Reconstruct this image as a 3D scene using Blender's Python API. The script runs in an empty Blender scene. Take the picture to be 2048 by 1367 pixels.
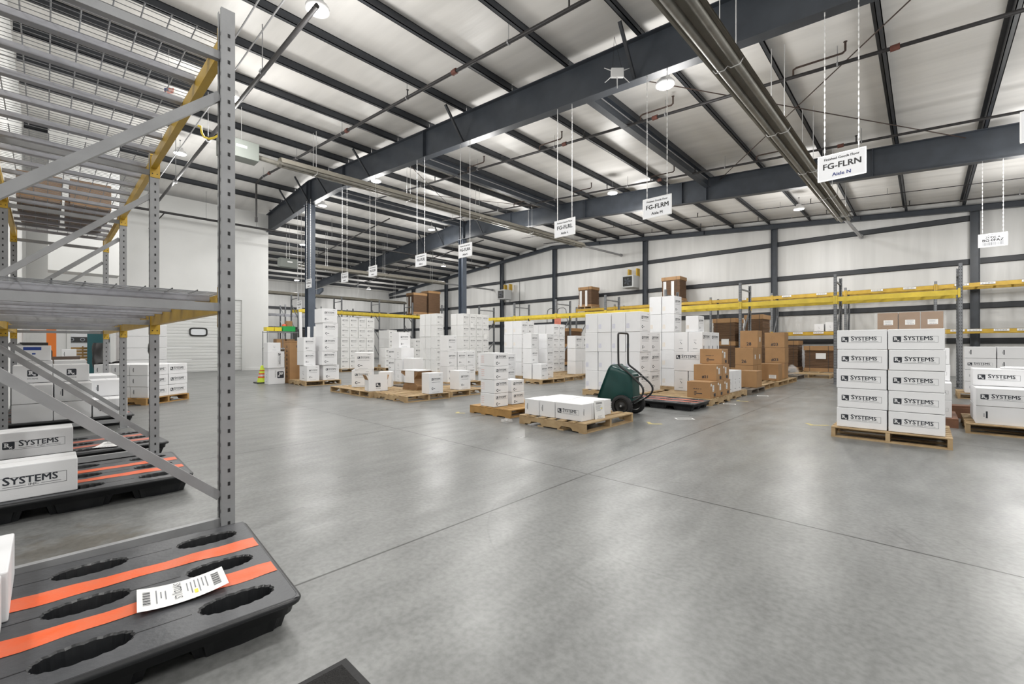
import bpy, bmesh, math, random
from mathutils import Vector, Matrix
random.seed(7)
SC = bpy.context.scene
COL = SC.collection
PI = math.pi
rad = math.radians
# ---------------------------------------------------------------- helpers
class MB:
    """collects faces with material slots; build() links them as one mesh object"""
    def __init__(s): s.v=[]; s.f=[]; s.m=[]; s.sm=[]
    def add(s, vs, fs, mi=0, smooth=False):
        o=len(s.v); s.v+= [tuple(p) for p in vs]
        for f in fs: s.f.append(tuple(i+o for i in f)); s.m.append(mi); s.sm.append(smooth)
    def box(s,x0,x1,y0,y1,z0,z1,mi=0):
        s.add([(x0,y0,z0),(x1,y0,z0),(x1,y1,z0),(x0,y1,z0),(x0,y0,z1),(x1,y0,z1),(x1,y1,z1),(x0,y1,z1)],
              [(0,3,2,1),(4,5,6,7),(0,1,5,4),(1,2,6,5),(2,3,7,6),(3,0,4,7)],mi)
    def cbox(s,c,d,mi=0): s.box(c[0]-d[0]/2,c[0]+d[0]/2,c[1]-d[1]/2,c[1]+d[1]/2,c[2]-d[2]/2,c[2]+d[2]/2,mi)
    def chbox(s,x0,x1,y0,y1,z0,z1,b=.004,mi=0):
        """box with chamfered edges"""
        bm=bmesh.new(); bmesh.ops.create_cube(bm,size=1)
        for v in bm.verts: v.co=Vector(((x0+x1)/2+v.co.x*(x1-x0),(y0+y1)/2+v.co.y*(y1-y0),(z0+z1)/2+v.co.z*(z1-z0)))
        bmesh.ops.bevel(bm,geom=bm.edges[:],offset=b,segments=2,affect='EDGES',profile=.5)
        bm.verts.index_update()
        s.add([v.co[:] for v in bm.verts],[[v.index for v in f.verts] for f in bm.faces],mi); bm.free()
    def quad(s,a,b,c,d,mi=0): s.add([a,b,c,d],[(0,1,2,3)],mi)
    def beam(s,a,b,w,h,mi=0,up=(0,0,1)):
        """rectangular bar from a to b, w across, h along up"""
        a=Vector(a);b=Vector(b);d=(b-a).normalized();u=Vector(up)
        if abs(d.dot(u))>.99: u=Vector((1,0,0))
        r=d.cross(u).normalized();u=r.cross(d).normalized()
        vs=[]
        for p in (a,b):
            for sx,sy in ((-1,-1),(1,-1),(1,1),(-1,1)): vs.append(p+r*sx*w/2+u*sy*h/2)
        s.add(vs,[(0,3,2,1),(4,5,6,7),(0,1,5,4),(1,2,6,5),(2,3,7,6),(3,0,4,7)],mi)
    def tube(s,pts,r,n=8,mi=0,cap=True,smooth=True):
        pts=[Vector(p) for p in pts]; rings=[]
        rr=r if isinstance(r,(list,tuple)) else [r]*len(pts)
        prev=None
        for i,p in enumerate(pts):
            if i==0: d=pts[1]-p
            elif i==len(pts)-1: d=p-pts[i-1]
            else: d=(pts[i+1]-p).normalized()+(p-pts[i-1]).normalized()
            d.normalize()
            if prev is None:
                u=Vector((0,0,1)) if abs(d.z)<.9 else Vector((1,0,0))
                a=d.cross(u).normalized()
            else:
                a=prev-d*prev.dot(d)
                a.normalize()
            prev=a; b=d.cross(a)
            rings.append([p+(a*math.cos(2*PI*k/n)+b*math.sin(2*PI*k/n))*rr[i] for k in range(n)])
        vs=[q for R in rings for q in R]; fs=[]
        for i in range(len(pts)-1):
            for k in range(n):
                k2=(k+1)%n; fs.append((i*n+k,i*n+k2,(i+1)*n+k2,(i+1)*n+k))
        s.add(vs,fs,mi,smooth)
        if cap:
            s.add(rings[0],[tuple(range(n))[::-1]],mi); s.add(rings[-1],[tuple(range(n))],mi)
    def prism(s,poly,fn,mi=0,smooth=False):
        """poly 2D; fn(u,v,t) gives 3D for t=0,1"""
        n=len(poly); vs=[fn(u,v,0) for u,v in poly]+[fn(u,v,1) for u,v in poly]
        s.add(vs,[(k,(k+1)%n,n+(k+1)%n,n+k) for k in range(n)],mi,smooth)
        s.add(vs,[tuple(range(n))[::-1],tuple(range(n,2*n))],mi)
    def lathe(s,prof,c=(0,0,0),n=20,mi=0,smooth=True,axis='z'):
        vs=[]
        for r,z in prof:
            for k in range(n):
                a=2*PI*k/n; x,y=r*math.cos(a),r*math.sin(a)
                p=(x,y,z) if axis=='z' else ((z,x,y) if axis=='x' else (x,z,y))
                vs.append((c[0]+p[0],c[1]+p[1],c[2]+p[2]))
        s.add(vs,[(i*n+k,i*n+(k+1)%n,(i+1)*n+(k+1)%n,(i+1)*n+k) for i in range(len(prof)-1) for k in range(n)],mi,smooth)
    def text(s,t,o,u,v,size,mi=0,align='l',sx=1.0,bold=.0):
        """flat lettering: o origin of the baseline, u reading direction, v up direction"""
        vs,fs,w=glyphs(t)
        o=Vector(o);u=Vector(u);v=Vector(v)
        off={'l':0,'c':-w/2,'r':-w}[align]
        n=u.cross(v)*.00012
        for q,(a,c) in enumerate(((0,0),(-bold,bold*.5),(bold,bold*.5),(-bold,-bold*.5),(bold,-bold*.5)) if bold else ((0,0),)):
            s.add([o+n*q+u*((x+off+a)*size*sx)+v*((y+c)*size) for x,y in vs],fs,mi)
        return w*size*sx
    def rect(s,o,u,v,a,b,c,d,mi=0):
        o=Vector(o);u=Vector(u);v=Vector(v)
        s.add([o+u*a+v*c,o+u*b+v*c,o+u*b+v*d,o+u*a+v*d],[(0,1,2,3)],mi)
    def mesh(s,name,mats):
        me=bpy.data.meshes.new(name); me.from_pydata([tuple(p) for p in s.v],[],s.f)
        for m in mats: me.materials.append(m)
        me.polygons.foreach_set('material_index',s.m); me.polygons.foreach_set('use_smooth',s.sm)
        me.update(); return me
    def build(s,name,mats,parent=None,loc=None,rotz=0):
        if not isinstance(mats,(list,tuple)): mats=[mats]
        o=bpy.data.objects.new(name,s.mesh(name,mats)); COL.objects.link(o)
        if parent: o.parent=parent
        if loc: o.location=loc
        if rotz: o.rotation_euler=(0,0,rotz)
        return o
_G={}
def glyphs(t):
    key=t
    if key not in _G:
        cu=bpy.data.curves.new('lettering','FONT'); cu.body=t; cu.size=1.0; cu.resolution_u=2
        ob=bpy.data.objects.new('lettering',cu); COL.objects.link(ob)
        dg=bpy.context.evaluated_depsgraph_get(); ev=ob.evaluated_get(dg); me=ev.to_mesh()
        vs=[(v.co.x,v.co.y) for v in me.vertices]; fs=[tuple(p.vertices) for p in me.polygons]
        ev.to_mesh_clear(); bpy.data.objects.remove(ob); bpy.data.curves.remove(cu)
        _G[key]=(vs,fs,max([x for x,y in vs],default=0))
    return _G[key]
def tag(o,label,cat,group=None):
    o['label']=label; o['category']=cat
    if group: o['group']=group
    return o
def thing(name,label,cat,loc=(0,0,0),rotz=0,group=None):
    o=bpy.data.objects.new(name,None); COL.objects.link(o); o.empty_display_size=.1
    o.location=loc; o.rotation_euler=(0,0,rotz); return tag(o,label,cat,group)
def struct(name,mb,mats):
    o=mb.build(name,mats); o['kind']='structure'; return o
def link_copy(me,name,parent=None,loc=None,rotz=0):
    o=bpy.data.objects.new(name,me); COL.objects.link(o)
    if parent: o.parent=parent
    if loc: o.location=loc
    if rotz: o.rotation_euler=(0,0,rotz)
    return o
ORD=['first','second','third','fourth','fifth','sixth','seventh','eighth','ninth','tenth','eleventh','twelfth','thirteenth','fourteenth','fifteenth','sixteenth']
# ---------------------------------------------------------------- materials
def mat(name,col,rough=.5,metal=0,var=.0,scale=8,bump=0,bscale=40,col2=None,stretch=None,emit=None,spec=None,alpha=None,rvar=0):
    m=bpy.data.materials.new(name); m.use_nodes=True; nt=m.node_tree; N=nt.nodes; L=nt.links
    b=N['Principled BSDF']; b.inputs['Base Color'].default_value=(*col,1); b.inputs['Roughness'].default_value=rough; b.inputs['Metallic'].default_value=metal
    if spec is not None: b.inputs['Specular IOR Level'].default_value=spec
    tc=N.new('ShaderNodeTexCoord'); vec=tc.outputs['Object']
    if stretch:
        mp=N.new('ShaderNodeMapping'); mp.inputs['Scale'].default_value=stretch; L.new(vec,mp.inputs['Vector']); vec=mp.outputs['Vector']
    if var or col2 or rvar:
        n=N.new('ShaderNodeTexNoise'); n.inputs['Scale'].default_value=scale; n.inputs['Detail'].default_value=5; L.new(vec,n.inputs['Vector'])
        if var or col2:
            r=N.new('ShaderNodeValToRGB'); c2=col2 or tuple(max(0,c*(1-var)) for c in col)
            r.color_ramp.elements[0].position=.32; r.color_ramp.elements[1].position=.68
            r.color_ramp.elements[0].color=(*c2,1); r.color_ramp.elements[1].color=(*col,1)
            L.new(n.outputs['Fac'],r.inputs['Fac']); L.new(r.outputs['Color'],b.inputs['Base Color'])
        if rvar:
            mr=N.new('ShaderNodeMapRange'); mr.inputs['To Min'].default_value=rough-rvar; mr.inputs['To Max'].default_value=rough+rvar
            L.new(n.outputs['Fac'],mr.inputs['Value']); L.new(mr.outputs['Result'],b.inputs['Roughness'])
    if bump:
        n2=N.new('ShaderNodeTexNoise'); n2.inputs['Scale'].default_value=bscale; n2.inputs['Detail'].default_value=4; L.new(vec,n2.inputs['Vector'])
        bp=N.new('ShaderNodeBump'); bp.inputs['Strength'].default_value=bump; bp.inputs['Distance'].default_value=.02
        L.new(n2.outputs['Fac'],bp.inputs['Height']); L.new(bp.outputs['Normal'],b.inputs['Normal'])
    if emit:
        b.inputs['Emission Color'].default_value=(*emit[:3],1); b.inputs['Emission Strength'].default_value=emit[3]
    if alpha is not None:
        b.inputs['Alpha'].default_value=alpha
    return m
M={}
M['steel']=mat('dark blue grey painted steel',(.054,.063,.078),.42,0,.25,3)
M['purlin']=mat('charcoal painted purlin steel',(.038,.042,.050),.5,0,.2,3)
M['colblue']=mat('slate blue column paint',(.085,.105,.14),.42,0,.2,3)
M['rackgrey']=mat('grey rack paint',(.33,.335,.345),.42,0,.18,6,.04,30)
M['rackdark']=mat('dark slot',(.02,.02,.022),.7)
M['galv']=mat('galvanized wire',(.36,.37,.39),.4,.4,.2,10)
M['chan']=mat('grey lilac deck channel paint',(.37,.375,.41),.45,.1,.12,8)
M['yellow']=mat('yellow beam paint',(.62,.40,.045),.42,0,.22,5,col2=(.50,.31,.03))
M['yellowpale']=mat('bright yellow beam paint',(.80,.60,.06),.45,0,.2,5)
M['bluerack']=mat('galvanized grey upright',(.23,.24,.255),.45,.2,.3,9)
M['white']=mat('white corrugated board',(.80,.805,.82),.62,0,.05,3,.03,120)
M['whitewarm']=mat('warm white corrugated board',(.77,.77,.765),.62,0,.05,3,.03,120)
M['seam']=mat('carton seam shadow gap board',(.50,.50,.50),.8)
M['ink']=mat('charcoal print ink',(.028,.032,.042),.6)
M['inksoft']=mat('soft grey print ink',(.22,.23,.25),.6)
M['inkblue']=mat('blue stamp ink',(.50,.51,.70),.6)
M['inkred']=mat('red stamp ink',(.78,.40,.36),.6)
M['inkorange']=mat('orange stamp ink',(.83,.70,.54),.6)
M['inknavy']=mat('navy lettering',(.05,.07,.24),.6)
M['kraft']=mat('brown kraft board',(.41,.235,.105),.62,0,.14,4,.04,90)
M['kraft2']=mat('dull brown kraft board',(.30,.175,.085),.65,0,.2,5,.04,90)
M['kraftdark']=mat('dark stacked board edges',(.17,.095,.05),.75,0,.35,1,0,40,None,(2,2,60))
M['tape']=mat('clear parcel tape',(.55,.40,.25),.25)
M['paper']=mat('white paper label',(.83,.83,.82),.6)
M['wood']=mat('pallet pine',(.50,.365,.205),.7,0,.35,5,.1,30,(.35,.235,.12),(1,1,1))
M['wood2']=mat('orange pallet pine',(.47,.27,.09),.65,0,.3,5,.1,30)
M['wooddark']=mat('grey weathered pallet wood',(.20,.17,.14),.8,0,.3,6,.1,30)
M['woodred']=mat('reddish weathered plank',(.25,.12,.07),.75,0,.3,6,.1,30)
M['blackpl']=mat('black ribbed plastic',(.012,.013,.015),.38,0,0,8,.05,60)
M['greypl']=mat('scuffed charcoal plastic deck',(.085,.088,.095),.44,0,.3,9,.08,50,(.055,.058,.064),None,rvar=.1)
M['orange']=mat('scuffed orange stripe paint',(.80,.115,.025),.5,0,.3,12,.06,90,(.72,.16,.07))
M['orangepale']=mat('faded salmon stripe paint',(.62,.19,.13),.55,0,.3,12)
M['rubber']=mat('black rubber',(.015,.015,.016),.7,0,0,8,.1,60)
M['mat']=mat('charcoal carpet pile mat',(.028,.027,.027),.95,0,.5,180,.9,260)
M['green']=mat('dark green polymer',(.004,.055,.050),.34,0,.25,5)
M['blacktube']=mat('black powder coated tube',(.016,.016,.018),.35)
M['chrome']=mat('zinc hub',(.6,.6,.6),.3,.9)
M['pipe']=mat('dark sprinkler pipe',(.035,.033,.034),.5,.2,.3,20)
M['rust']=mat('dark rusty brown steel',(.075,.048,.038),.6,.1,.3,20)
M['redfit']=mat('red brown fitting',(.15,.05,.035),.6,0,.3,20)
M['pipegrey']=mat('pale grey conduit',(.33,.33,.34),.4,.3)
M['heater']=mat('taupe reflector sheet metal',(.40,.375,.32),.42,.2,.2,3)
M['heatertube']=mat('aged heater tube steel',(.26,.25,.22),.45,.3,.3,6)
M['chain']=mat('bright chain',(.72,.72,.72),.35,.5)
M['burner']=mat('pale grey green enclosure',(.17,.185,.17),.45)
M['lamp']=mat('lit led lens',(1,1,1),.4,emit=(1,.985,.96,40))
M['lampbody']=mat('white luminaire housing',(.7,.7,.7),.4)
M['sign']=mat('white sign board',(.86,.87,.90),.45)
M['signtext']=mat('black sign lettering',(.012,.012,.014),.5)
M['doorwhite']=mat('white sectional door steel',(.74,.75,.74),.42,0,.03,2)
M['glass']=mat('bright door window pane',(.80,.83,.86),.12)
M['black']=mat('black gasket',(.012,.012,.012),.5)
M['leather']=mat('black leather',(.022,.021,.022),.4,0,.2,20,.08,60)
M['teal']=mat('teal painted panel',(.012,.10,.115),.5)
M['orangepl']=mat('orange plastic',(.78,.20,.025),.45)
M['yellowbin']=mat('yellow plastic bin',(.85,.68,.04),.4)
M['greenbin']=mat('green plastic bin',(.02,.40,.09),.4)
M['redbin']=mat('red orange plastic',(.72,.10,.03),.4)
M['hivis']=mat('lime fluorescent fabric',(.62,.78,.06),.6)
M['tapeyellow']=mat('worn yellow floor tape',(.55,.47,.20),.6,0,.3,20)
M['silver']=mat('silver reflective band',(.6,.6,.6),.3,.4)
M['bluebox']=mat('royal blue print',(.02,.06,.30),.5)
M['laminate']=mat('brown laminate desk top',(.33,.20,.10),.5,0,.2,5)
M['darkwood']=mat('dark brown wood grain',(.09,.06,.045),.5,0,.4,4,0,40,None,(8,1,1))
M['greywall']=mat('grey inner room paint',(.45,.45,.45),.7)
M['heatunit']=mat('unit heater grey enamel',(.52,.53,.53),.45)
M['strap']=mat('dark strapping',(.05,.05,.05),.5)
def film():
    m=bpy.data.materials.new('clear stretch film'); m.use_nodes=True; nt=m.node_tree; N=nt.nodes; L=nt.links
    b=N['Principled BSDF']; b.inputs['Base Color'].default_value=(.95,.95,.95,1); b.inputs['Roughness'].default_value=.18
    n=N.new('ShaderNodeTexNoise'); n.inputs['Scale'].default_value=9; n.inputs['Detail'].default_value=6
    tc=N.new('ShaderNodeTexCoord'); L.new(tc.outputs['Object'],n.inputs['Vector'])
    bp=N.new('ShaderNodeBump'); bp.inputs['Strength'].default_value=.7; bp.inputs['Distance'].default_value=.04
    L.new(n.outputs['Fac'],bp.inputs['Height']); L.new(bp.outputs['Normal'],b.inputs['Normal'])
    b.inputs['Alpha'].default_value=.13; return m
M['film']=film()
def wallmat(name,col,rib):
    """white insulation vinyl with fine vertical ribs and wider panel seams"""
    m=bpy.data.materials.new(name); m.use_nodes=True; nt=m.node_tree; N=nt.nodes; L=nt.links
    b=N['Principled BSDF']; b.inputs['Roughness'].default_value=.36
    tc=N.new('ShaderNodeTexCoord'); mp=N.new('ShaderNodeMapping'); mp.inputs['Scale'].default_value=rib; L.new(tc.outputs['Object'],mp.inputs['Vector'])
    n=N.new('ShaderNodeTexNoise'); n.inputs['Scale'].default_value=1; n.inputs['Detail'].default_value=4; L.new(mp.outputs['Vector'],n.inputs['Vector'])
    r=N.new('ShaderNodeValToRGB'); r.color_ramp.elements[0].position=.25; r.color_ramp.elements[1].position=.6
    r.color_ramp.elements[0].color=(*[c*.86 for c in col],1); r.color_ramp.elements[1].color=(*col,1)
    L.new(n.outputs['Fac'],r.inputs['Fac']); L.new(r.outputs['Color'],b.inputs['Base Color'])
    bp=N.new('ShaderNodeBump'); bp.inputs['Strength'].default_value=.35; bp.inputs['Distance'].default_value=.03
    L.new(n.outputs['Fac'],bp.inputs['Height']); L.new(bp.outputs['Normal'],b.inputs['Normal']); return m
M['wallend']=wallmat('white ribbed wall insulation',(.74,.74,.73),(3.2,1,.25))
M['wallfar']=wallmat('white ribbed side wall insulation',(.72,.72,.71),(1,3.2,.25))
M['wallin']=mat('white painted wallboard',(.76,.765,.755),.6,0,.04,1.2,.03,20)
M['roofvinyl']=wallmat('white roof insulation vinyl',(.83,.815,.79),(.35,3.0,.3))
def floormat():
    m=bpy.data.materials.new('polished grey concrete'); m.use_nodes=True; nt=m.node_tree; N=nt.nodes; L=nt.links
    b=N['Principled BSDF']; tc=N.new('ShaderNodeTexCoord'); V=tc.outputs['Object']
    def noise(s,d=6,st=None,dist=0):
        n=N.new('ShaderNodeTexNoise'); n.inputs['Scale'].default_value=s; n.inputs['Detail'].default_value=d; n.inputs['Distortion'].default_value=dist
        if st:
            mp=N.new('ShaderNodeMapping'); mp.inputs['Scale'].default_value=st; mp.inputs['Rotation'].default_value=(0,0,rad(25)); L.new(V,mp.inputs['Vector']); L.new(mp.outputs['Vector'],n.inputs['Vector'])
        else: L.new(V,n.inputs['Vector'])
        return n.outputs['Fac']
    def ramp(f,a,ca,bb,cb):
        r=N.new('ShaderNodeValToRGB'); r.color_ramp.elements[0].position=a; r.color_ramp.elements[1].position=bb
        r.color_ramp.elements[0].color=(*ca,1); r.color_ramp.elements[1].color=(*cb,1); L.new(f,r.inputs['Fac']); return r.outputs['Color']
    def mix(a,bb,fac,mode='MULTIPLY'):
        x=N.new('ShaderNodeMix'); x.data_type='RGBA'; x.blend_type=mode
        if isinstance(fac,float): x.inputs['Factor'].default_value=fac
        else: L.new(fac,x.inputs['Factor'])
        L.new(a,x.inputs['A']); 
        if isinstance(bb,tuple): x.inputs['B'].default_value=(*bb,1)
        else: L.new(bb,x.inputs['B'])
        return x.outputs['Result']
    def mth(op,a,bb=None):
        x=N.new('ShaderNodeMath'); x.operation=op
        for i,q in enumerate((a,bb)):
            if q is None: continue
            if isinstance(q,(int,float)): x.inputs[i].default_value=q
            else: L.new(q,x.inputs[i])
        return x.outputs[0]
    base=ramp(noise(.5,10),.28,(.165,.169,.167),.74,(.232,.236,.232))
    base=mix(base,ramp(noise(7,12,(1,.28,1)),.30,(.78,.78,.78),.66,(1.10,1.10,1.10)),.75)
    base=mix(base,ramp(noise(34,10),.30,(.72,.72,.72),.62,(1.10,1.10,1.10)),.7)
    # dark dried spill under the rack (shape of its own)
    sp=N.new('ShaderNodeSeparateXYZ'); L.new(V,sp.inputs[0]); X,Y=sp.outputs[0],sp.outputs[1]
    def dist(cx,cy,sx=1.0):
        dx=mth('MULTIPLY',mth('SUBTRACT',X,cx),sx); dy=mth('SUBTRACT',Y,cy)
        return mth('SQRT',mth('ADD',mth('MULTIPLY',dx,dx),mth('MULTIPLY',dy,dy)))
    st=mth('ADD',dist(-3.42,.12,.9),mth('MULTIPLY',mth('SUBTRACT',noise(9,5),.5),.9))
    mr=N.new('ShaderNodeMapRange'); mr.inputs['From Min'].default_value=.36; mr.inputs['From Max'].default_value=.12; mr.inputs['To Min'].default_value=0; mr.inputs['To Max'].default_value=.55; L.new(st,mr.inputs['Value'])
    base=mix(base,(.55,.45,.31),mr.outputs['Result'])
    # turning tyre marks
    def arc(cx,cy,r,w,s):
        d=mth('ABSOLUTE',mth('SUBTRACT',dist(cx,cy),r))
        q=N.new('ShaderNodeMapRange'); q.inputs['From Min'].default_value=w; q.inputs['From Max'].default_value=0; q.inputs['To Max'].default_value=s; L.new(d,q.inputs['Value'])
        nz=N.new('ShaderNodeMapRange'); nz.inputs['From Min'].default_value=.45; nz.inputs['From Max'].default_value=.62; L.new(noise(1.1,3),nz.inputs['Value'])
        return mth('MULTIPLY',q.outputs['Result'],nz.outputs['Result'])
    for a in ((-1.05,2.85,1.10,.012,.5),(-1.05,2.85,1.14,.01,.4),(-1.05,2.85,1.19,.01,.35),(-1.03,2.86,1.36,.010,.5),(-1.05,2.85,.80,.01,.3),(-2.6,3.4,1.3,.012,.3),(-4.2,6.6,1.6,.03,.3)):
        base=mix(base,(.45,.45,.45),arc(*a))
    # saw cut joints
    def joint(c,per,ph,w):
        k=mth('ABSOLUTE',mth('SUBTRACT',mth('MODULO',mth('ADD',mth('SUBTRACT',c,ph),per*40.5),per),per/2))
        q=N.new('ShaderNodeMapRange'); q.inputs['From Min'].default_value=w; q.inputs['From Max'].default_value=w*.4; L.new(k,q.inputs['Value']); return q.outputs['Result']
    jx=joint(X,3.03,-2.137,.0095); jy=joint(Y,3.85,3.235,.0095)
    base=mix(base,(.15,.15,.145),mth('MULTIPLY',mth('MAXIMUM',jx,jy),.95))
    L.new(base,b.inputs['Base Color'])
    rr=N.new('ShaderNodeMapRange'); rr.inputs['To Min'].default_value=.20; rr.inputs['To Max'].default_value=.46; L.new(noise(4,10,(1,.4,1)),rr.inputs['Value']); L.new(rr.outputs['Result'],b.inputs['Roughness'])
    b.inputs['Specular IOR Level'].default_value=.42
    bp=N.new('ShaderNodeBump'); bp.inputs['Strength'].default_value=.06; bp.inputs['Distance'].default_value=.01; L.new(noise(26,5),bp.inputs['Height']); L.new(bp.outputs['Normal'],b.inputs['Normal'])
    return m
M['floor']=floormat()
# ---------------------------------------------------------------- camera
cam=bpy.data.cameras.new('camera'); co=bpy.data.objects.new('camera',cam); COL.objects.link(co)
CA=math.atan2(826,878)
co.location=(0,0,1.12); co.rotation_euler=(PI/2,0,CA)
cam.sensor_width=36; cam.lens=878/2048*36; cam.shift_y=6.5/2048; cam.clip_start=.02; cam.clip_end=200
SC.camera=co
# ================================================================ BUILDING
Y1,Y2,Y3=7.09,14.85,22.6
XR=-17.5                               # ridge and interior column line
def zp(X): return 6.17-.0775*X if X>XR else 7.526-.0775*(XR-X)      # underside of purlins
def deck(X): return zp(X)+.21
WL=-22.2                               # inner partition wall
# floor
b=MB(); b.box(-38,9,-7,23,-.15,0); struct('floor',b,M['floor'])
# roof lining
b=MB()
for x0,x1 in ((9,XR),(XR,-38)):
    pts=[(x0,deck(x0)),(x1,deck(x1)),(x1,deck(x1)+.08),(x0,deck(x0)+.08)]
    b.prism(pts,lambda u,v,t:(u,-7+30*t,v))
struct('ceiling',b,M['roofvinyl'])
# end wall
b=MB(); b.prism([(9,0),(9,deck(9)),(XR,deck(XR)),(-38,deck(-38)),(-38,0)],lambda u,v,t:(u,Y3+.1*t,v)); struct('wall_back',b,M['wallend'])
b=MB(); b.box(-37.6,-37.4,7.1,22.59,0,deck(-37.5)); struct('wall_far_left',b,M['wallfar'])
# partition with roll door (left) and its opening
b=MB(); DY0,DY1,DZ=2.75,6.0,3.12; OY0,OY1,OZ=.62,1.66,2.9
zt=zp(WL)
for y0,y1,z0,z1 in ((-.45,OY0,0,zt),(OY0,OY1,OZ,zt),(OY1,DY0,0,zt),(DY0,DY1,DZ,zt),(DY1,7.09,0,zt)):
    b.box(WL-.15,WL,y0,y1,z0,z1)
struct('wall_left',b,M['wallin'])
b=MB(); b.box(-37.4,WL-.151,7.02,7.12,0,6.4); struct('wall_partition',b,M['wallin'])
b=MB(); b.prism([(WL-4.2,0),(-6.5,0),(-6.5,zp(-6.5)),(XR,zp(XR)),(WL-4.2,zp(WL-4.2))],lambda u,v,t:(u,-.55+.1*t,v)); struct('wall_near',b,M['wallin'])
b=MB(); b.box(WL-4.2,WL-4.1,-.45,2.7,0,3.4); b.box(WL-4.1,WL-.16,2.6,2.7,0,3.4); b.box(WL-4.1,WL-.16,-.44,2.6,3.3,3.4); struct('wall_inner',b,M['greywall'])
b=MB(); b.box(-19.2,-18.4,.05,1.6,3.3,zp(-18.4)-.02); struct('wall_bulkhead',b,M['wallin'])
b=MB(); b.box(8.9,9.0,-7,Y3,0,deck(9)-.01); struct('wall_right',b,M['wallin'])
b=MB(); b.prism([(8.9,0),(-6.4,0),(-6.4,deck(-6.4)),(8.9,deck(8.9))],lambda u,v,t:(u,-6.9-.1*t,v)); struct('wall_front',b,M['wallin'])
b=MB(); b.box(-6.5,-6.4,-6.9,-.45,0,deck(-6.4)-.01); struct('wall_front_left',b,M['wallin'])
# trims of the opening
b=MB()
for y in (OY0-.1,OY1): b.box(WL,WL+.04,y,y+.1,0,OZ+.1)
b.box(WL,WL+.04,OY0,OY1,OZ,OZ+.1); struct('trim_1',b,M['doorwhite'])
b=MB()
for y in (DY0-.1,DY1): b.box(WL,WL+.05,y,y+.1,0,DZ+.1)
b.box(WL,WL+.05,DY0,DY1,DZ,DZ+.1); struct('trim_2',b,M['doorwhite'])
b=MB(); b.box(WL,WL+.02,DY1+.1,7.09,0,.1); struct('baseboard_left',b,M['wallin'])
# sectional door
b=MB(); n=6
for k in range(n):
    z0,z1=.01+k*DZ/n,(k+1)*DZ/n-.006
    b.box(WL-.10,WL-.03,DY0,DY1,z0,z1)
    for q in range(4): b.box(WL-.03,WL-.018,DY0,DY1,z0+.035+q*.125,z0+.035+q*.125+.085)
door=struct('door_1',b,M['doorwhite'])
b=MB(); wy=(4.08,4.72); wz=(1.49,1.86)
pl=[]
for k in range(32):
    a=2*PI*k/32; c,s=math.cos(a),math.sin(a)
    pl.append((math.copysign(abs(c)**.45,c),math.copysign(abs(s)**.45,s)))
cy,cz,hy,hz=(wy[0]+wy[1])/2,(wz[0]+wz[1])/2,.32,.185
vo=[(cy+hy*u,cz+hz*v) for u,v in pl]; vi=[(cy+(hy-.055)*u,cz+(hz-.055)*v) for u,v in pl]
vs=[(WL-.004,y,z) for y,z in vo]+[(WL+.012,y,z) for y,z in vo]+[(WL+.012,y,z) for y,z in vi]+[(WL-.004,y,z) for y,z in vi]
b.add(vs,[(r*32+k,r*32+(k+1)%32,(r+1)*32+(k+1)%32,(r+1)*32+k) for r in range(3) for k in range(32)])
fr=b.build('window_gasket',M['black'],door)
b=MB(); b.add([(WL+.001,y,z) for y,z in vi],[tuple(range(32))]); b.build('window_pane',M['glass'],door)
# mural white office panelling between opening and door (pale slab doors)
# ---------------------------------------------------------------- steel frame
def zsect(x,z,h=.2,w=.065,t=.012,flip=1):
    return [(x-t/2,z),(x+w*flip,z),(x+w*flip,z+.02),(x+w*flip-.006*flip,z+.02),(x+w*flip-.006*flip,z+t),(x+t/2,z+t),(x+t/2,z+h-t),(x+t/2,z+h),(x-w*flip,z+h),(x-w*flip,z+h-t),(x-t/2,z+h-t)]
bays=[('in the bay over the racks',-7,Y1),('in the middle bay',Y1,Y2),('in the end wall bay',Y2,Y3)]
RX=[-.55-1.53*k for k in range(-5,11)]          # right slope
LX=[-19.0-1.53*k for k in range(0,12)]
def nth(k): return ORD[k] if k<16 else 'last'
for side,xs in (('right',sorted(RX)),('left',sorted(LX,reverse=True))):
    for bi,(bn,ya,yb) in enumerate(bays):
        for k,x in enumerate(xs):
            y0=ya
            if bi==0:
                if x<WL+.3: continue
                y0=-.44 if x<-6.5 else -3
            b=MB(); z=zp(x); y1=yb-.01; y0+=.01
            b.box(x-.006,x+.006,y0,y1,z,z+.2)
            b.box(x-.006,x+.07,y0,y1,z,z+.012); b.box(x-.07,x+.006,y0,y1,z+.188,z+.2)
            b.box(x+.058,x+.07,y0,y1,z,z+.02)
            o=b.build('roof_purlin',M['purlin'])
            tag(o,f'charcoal roof purlin, {nth(k)} {side} of the ridge, {bn}','beam','purlins under the white roof lining')
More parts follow.
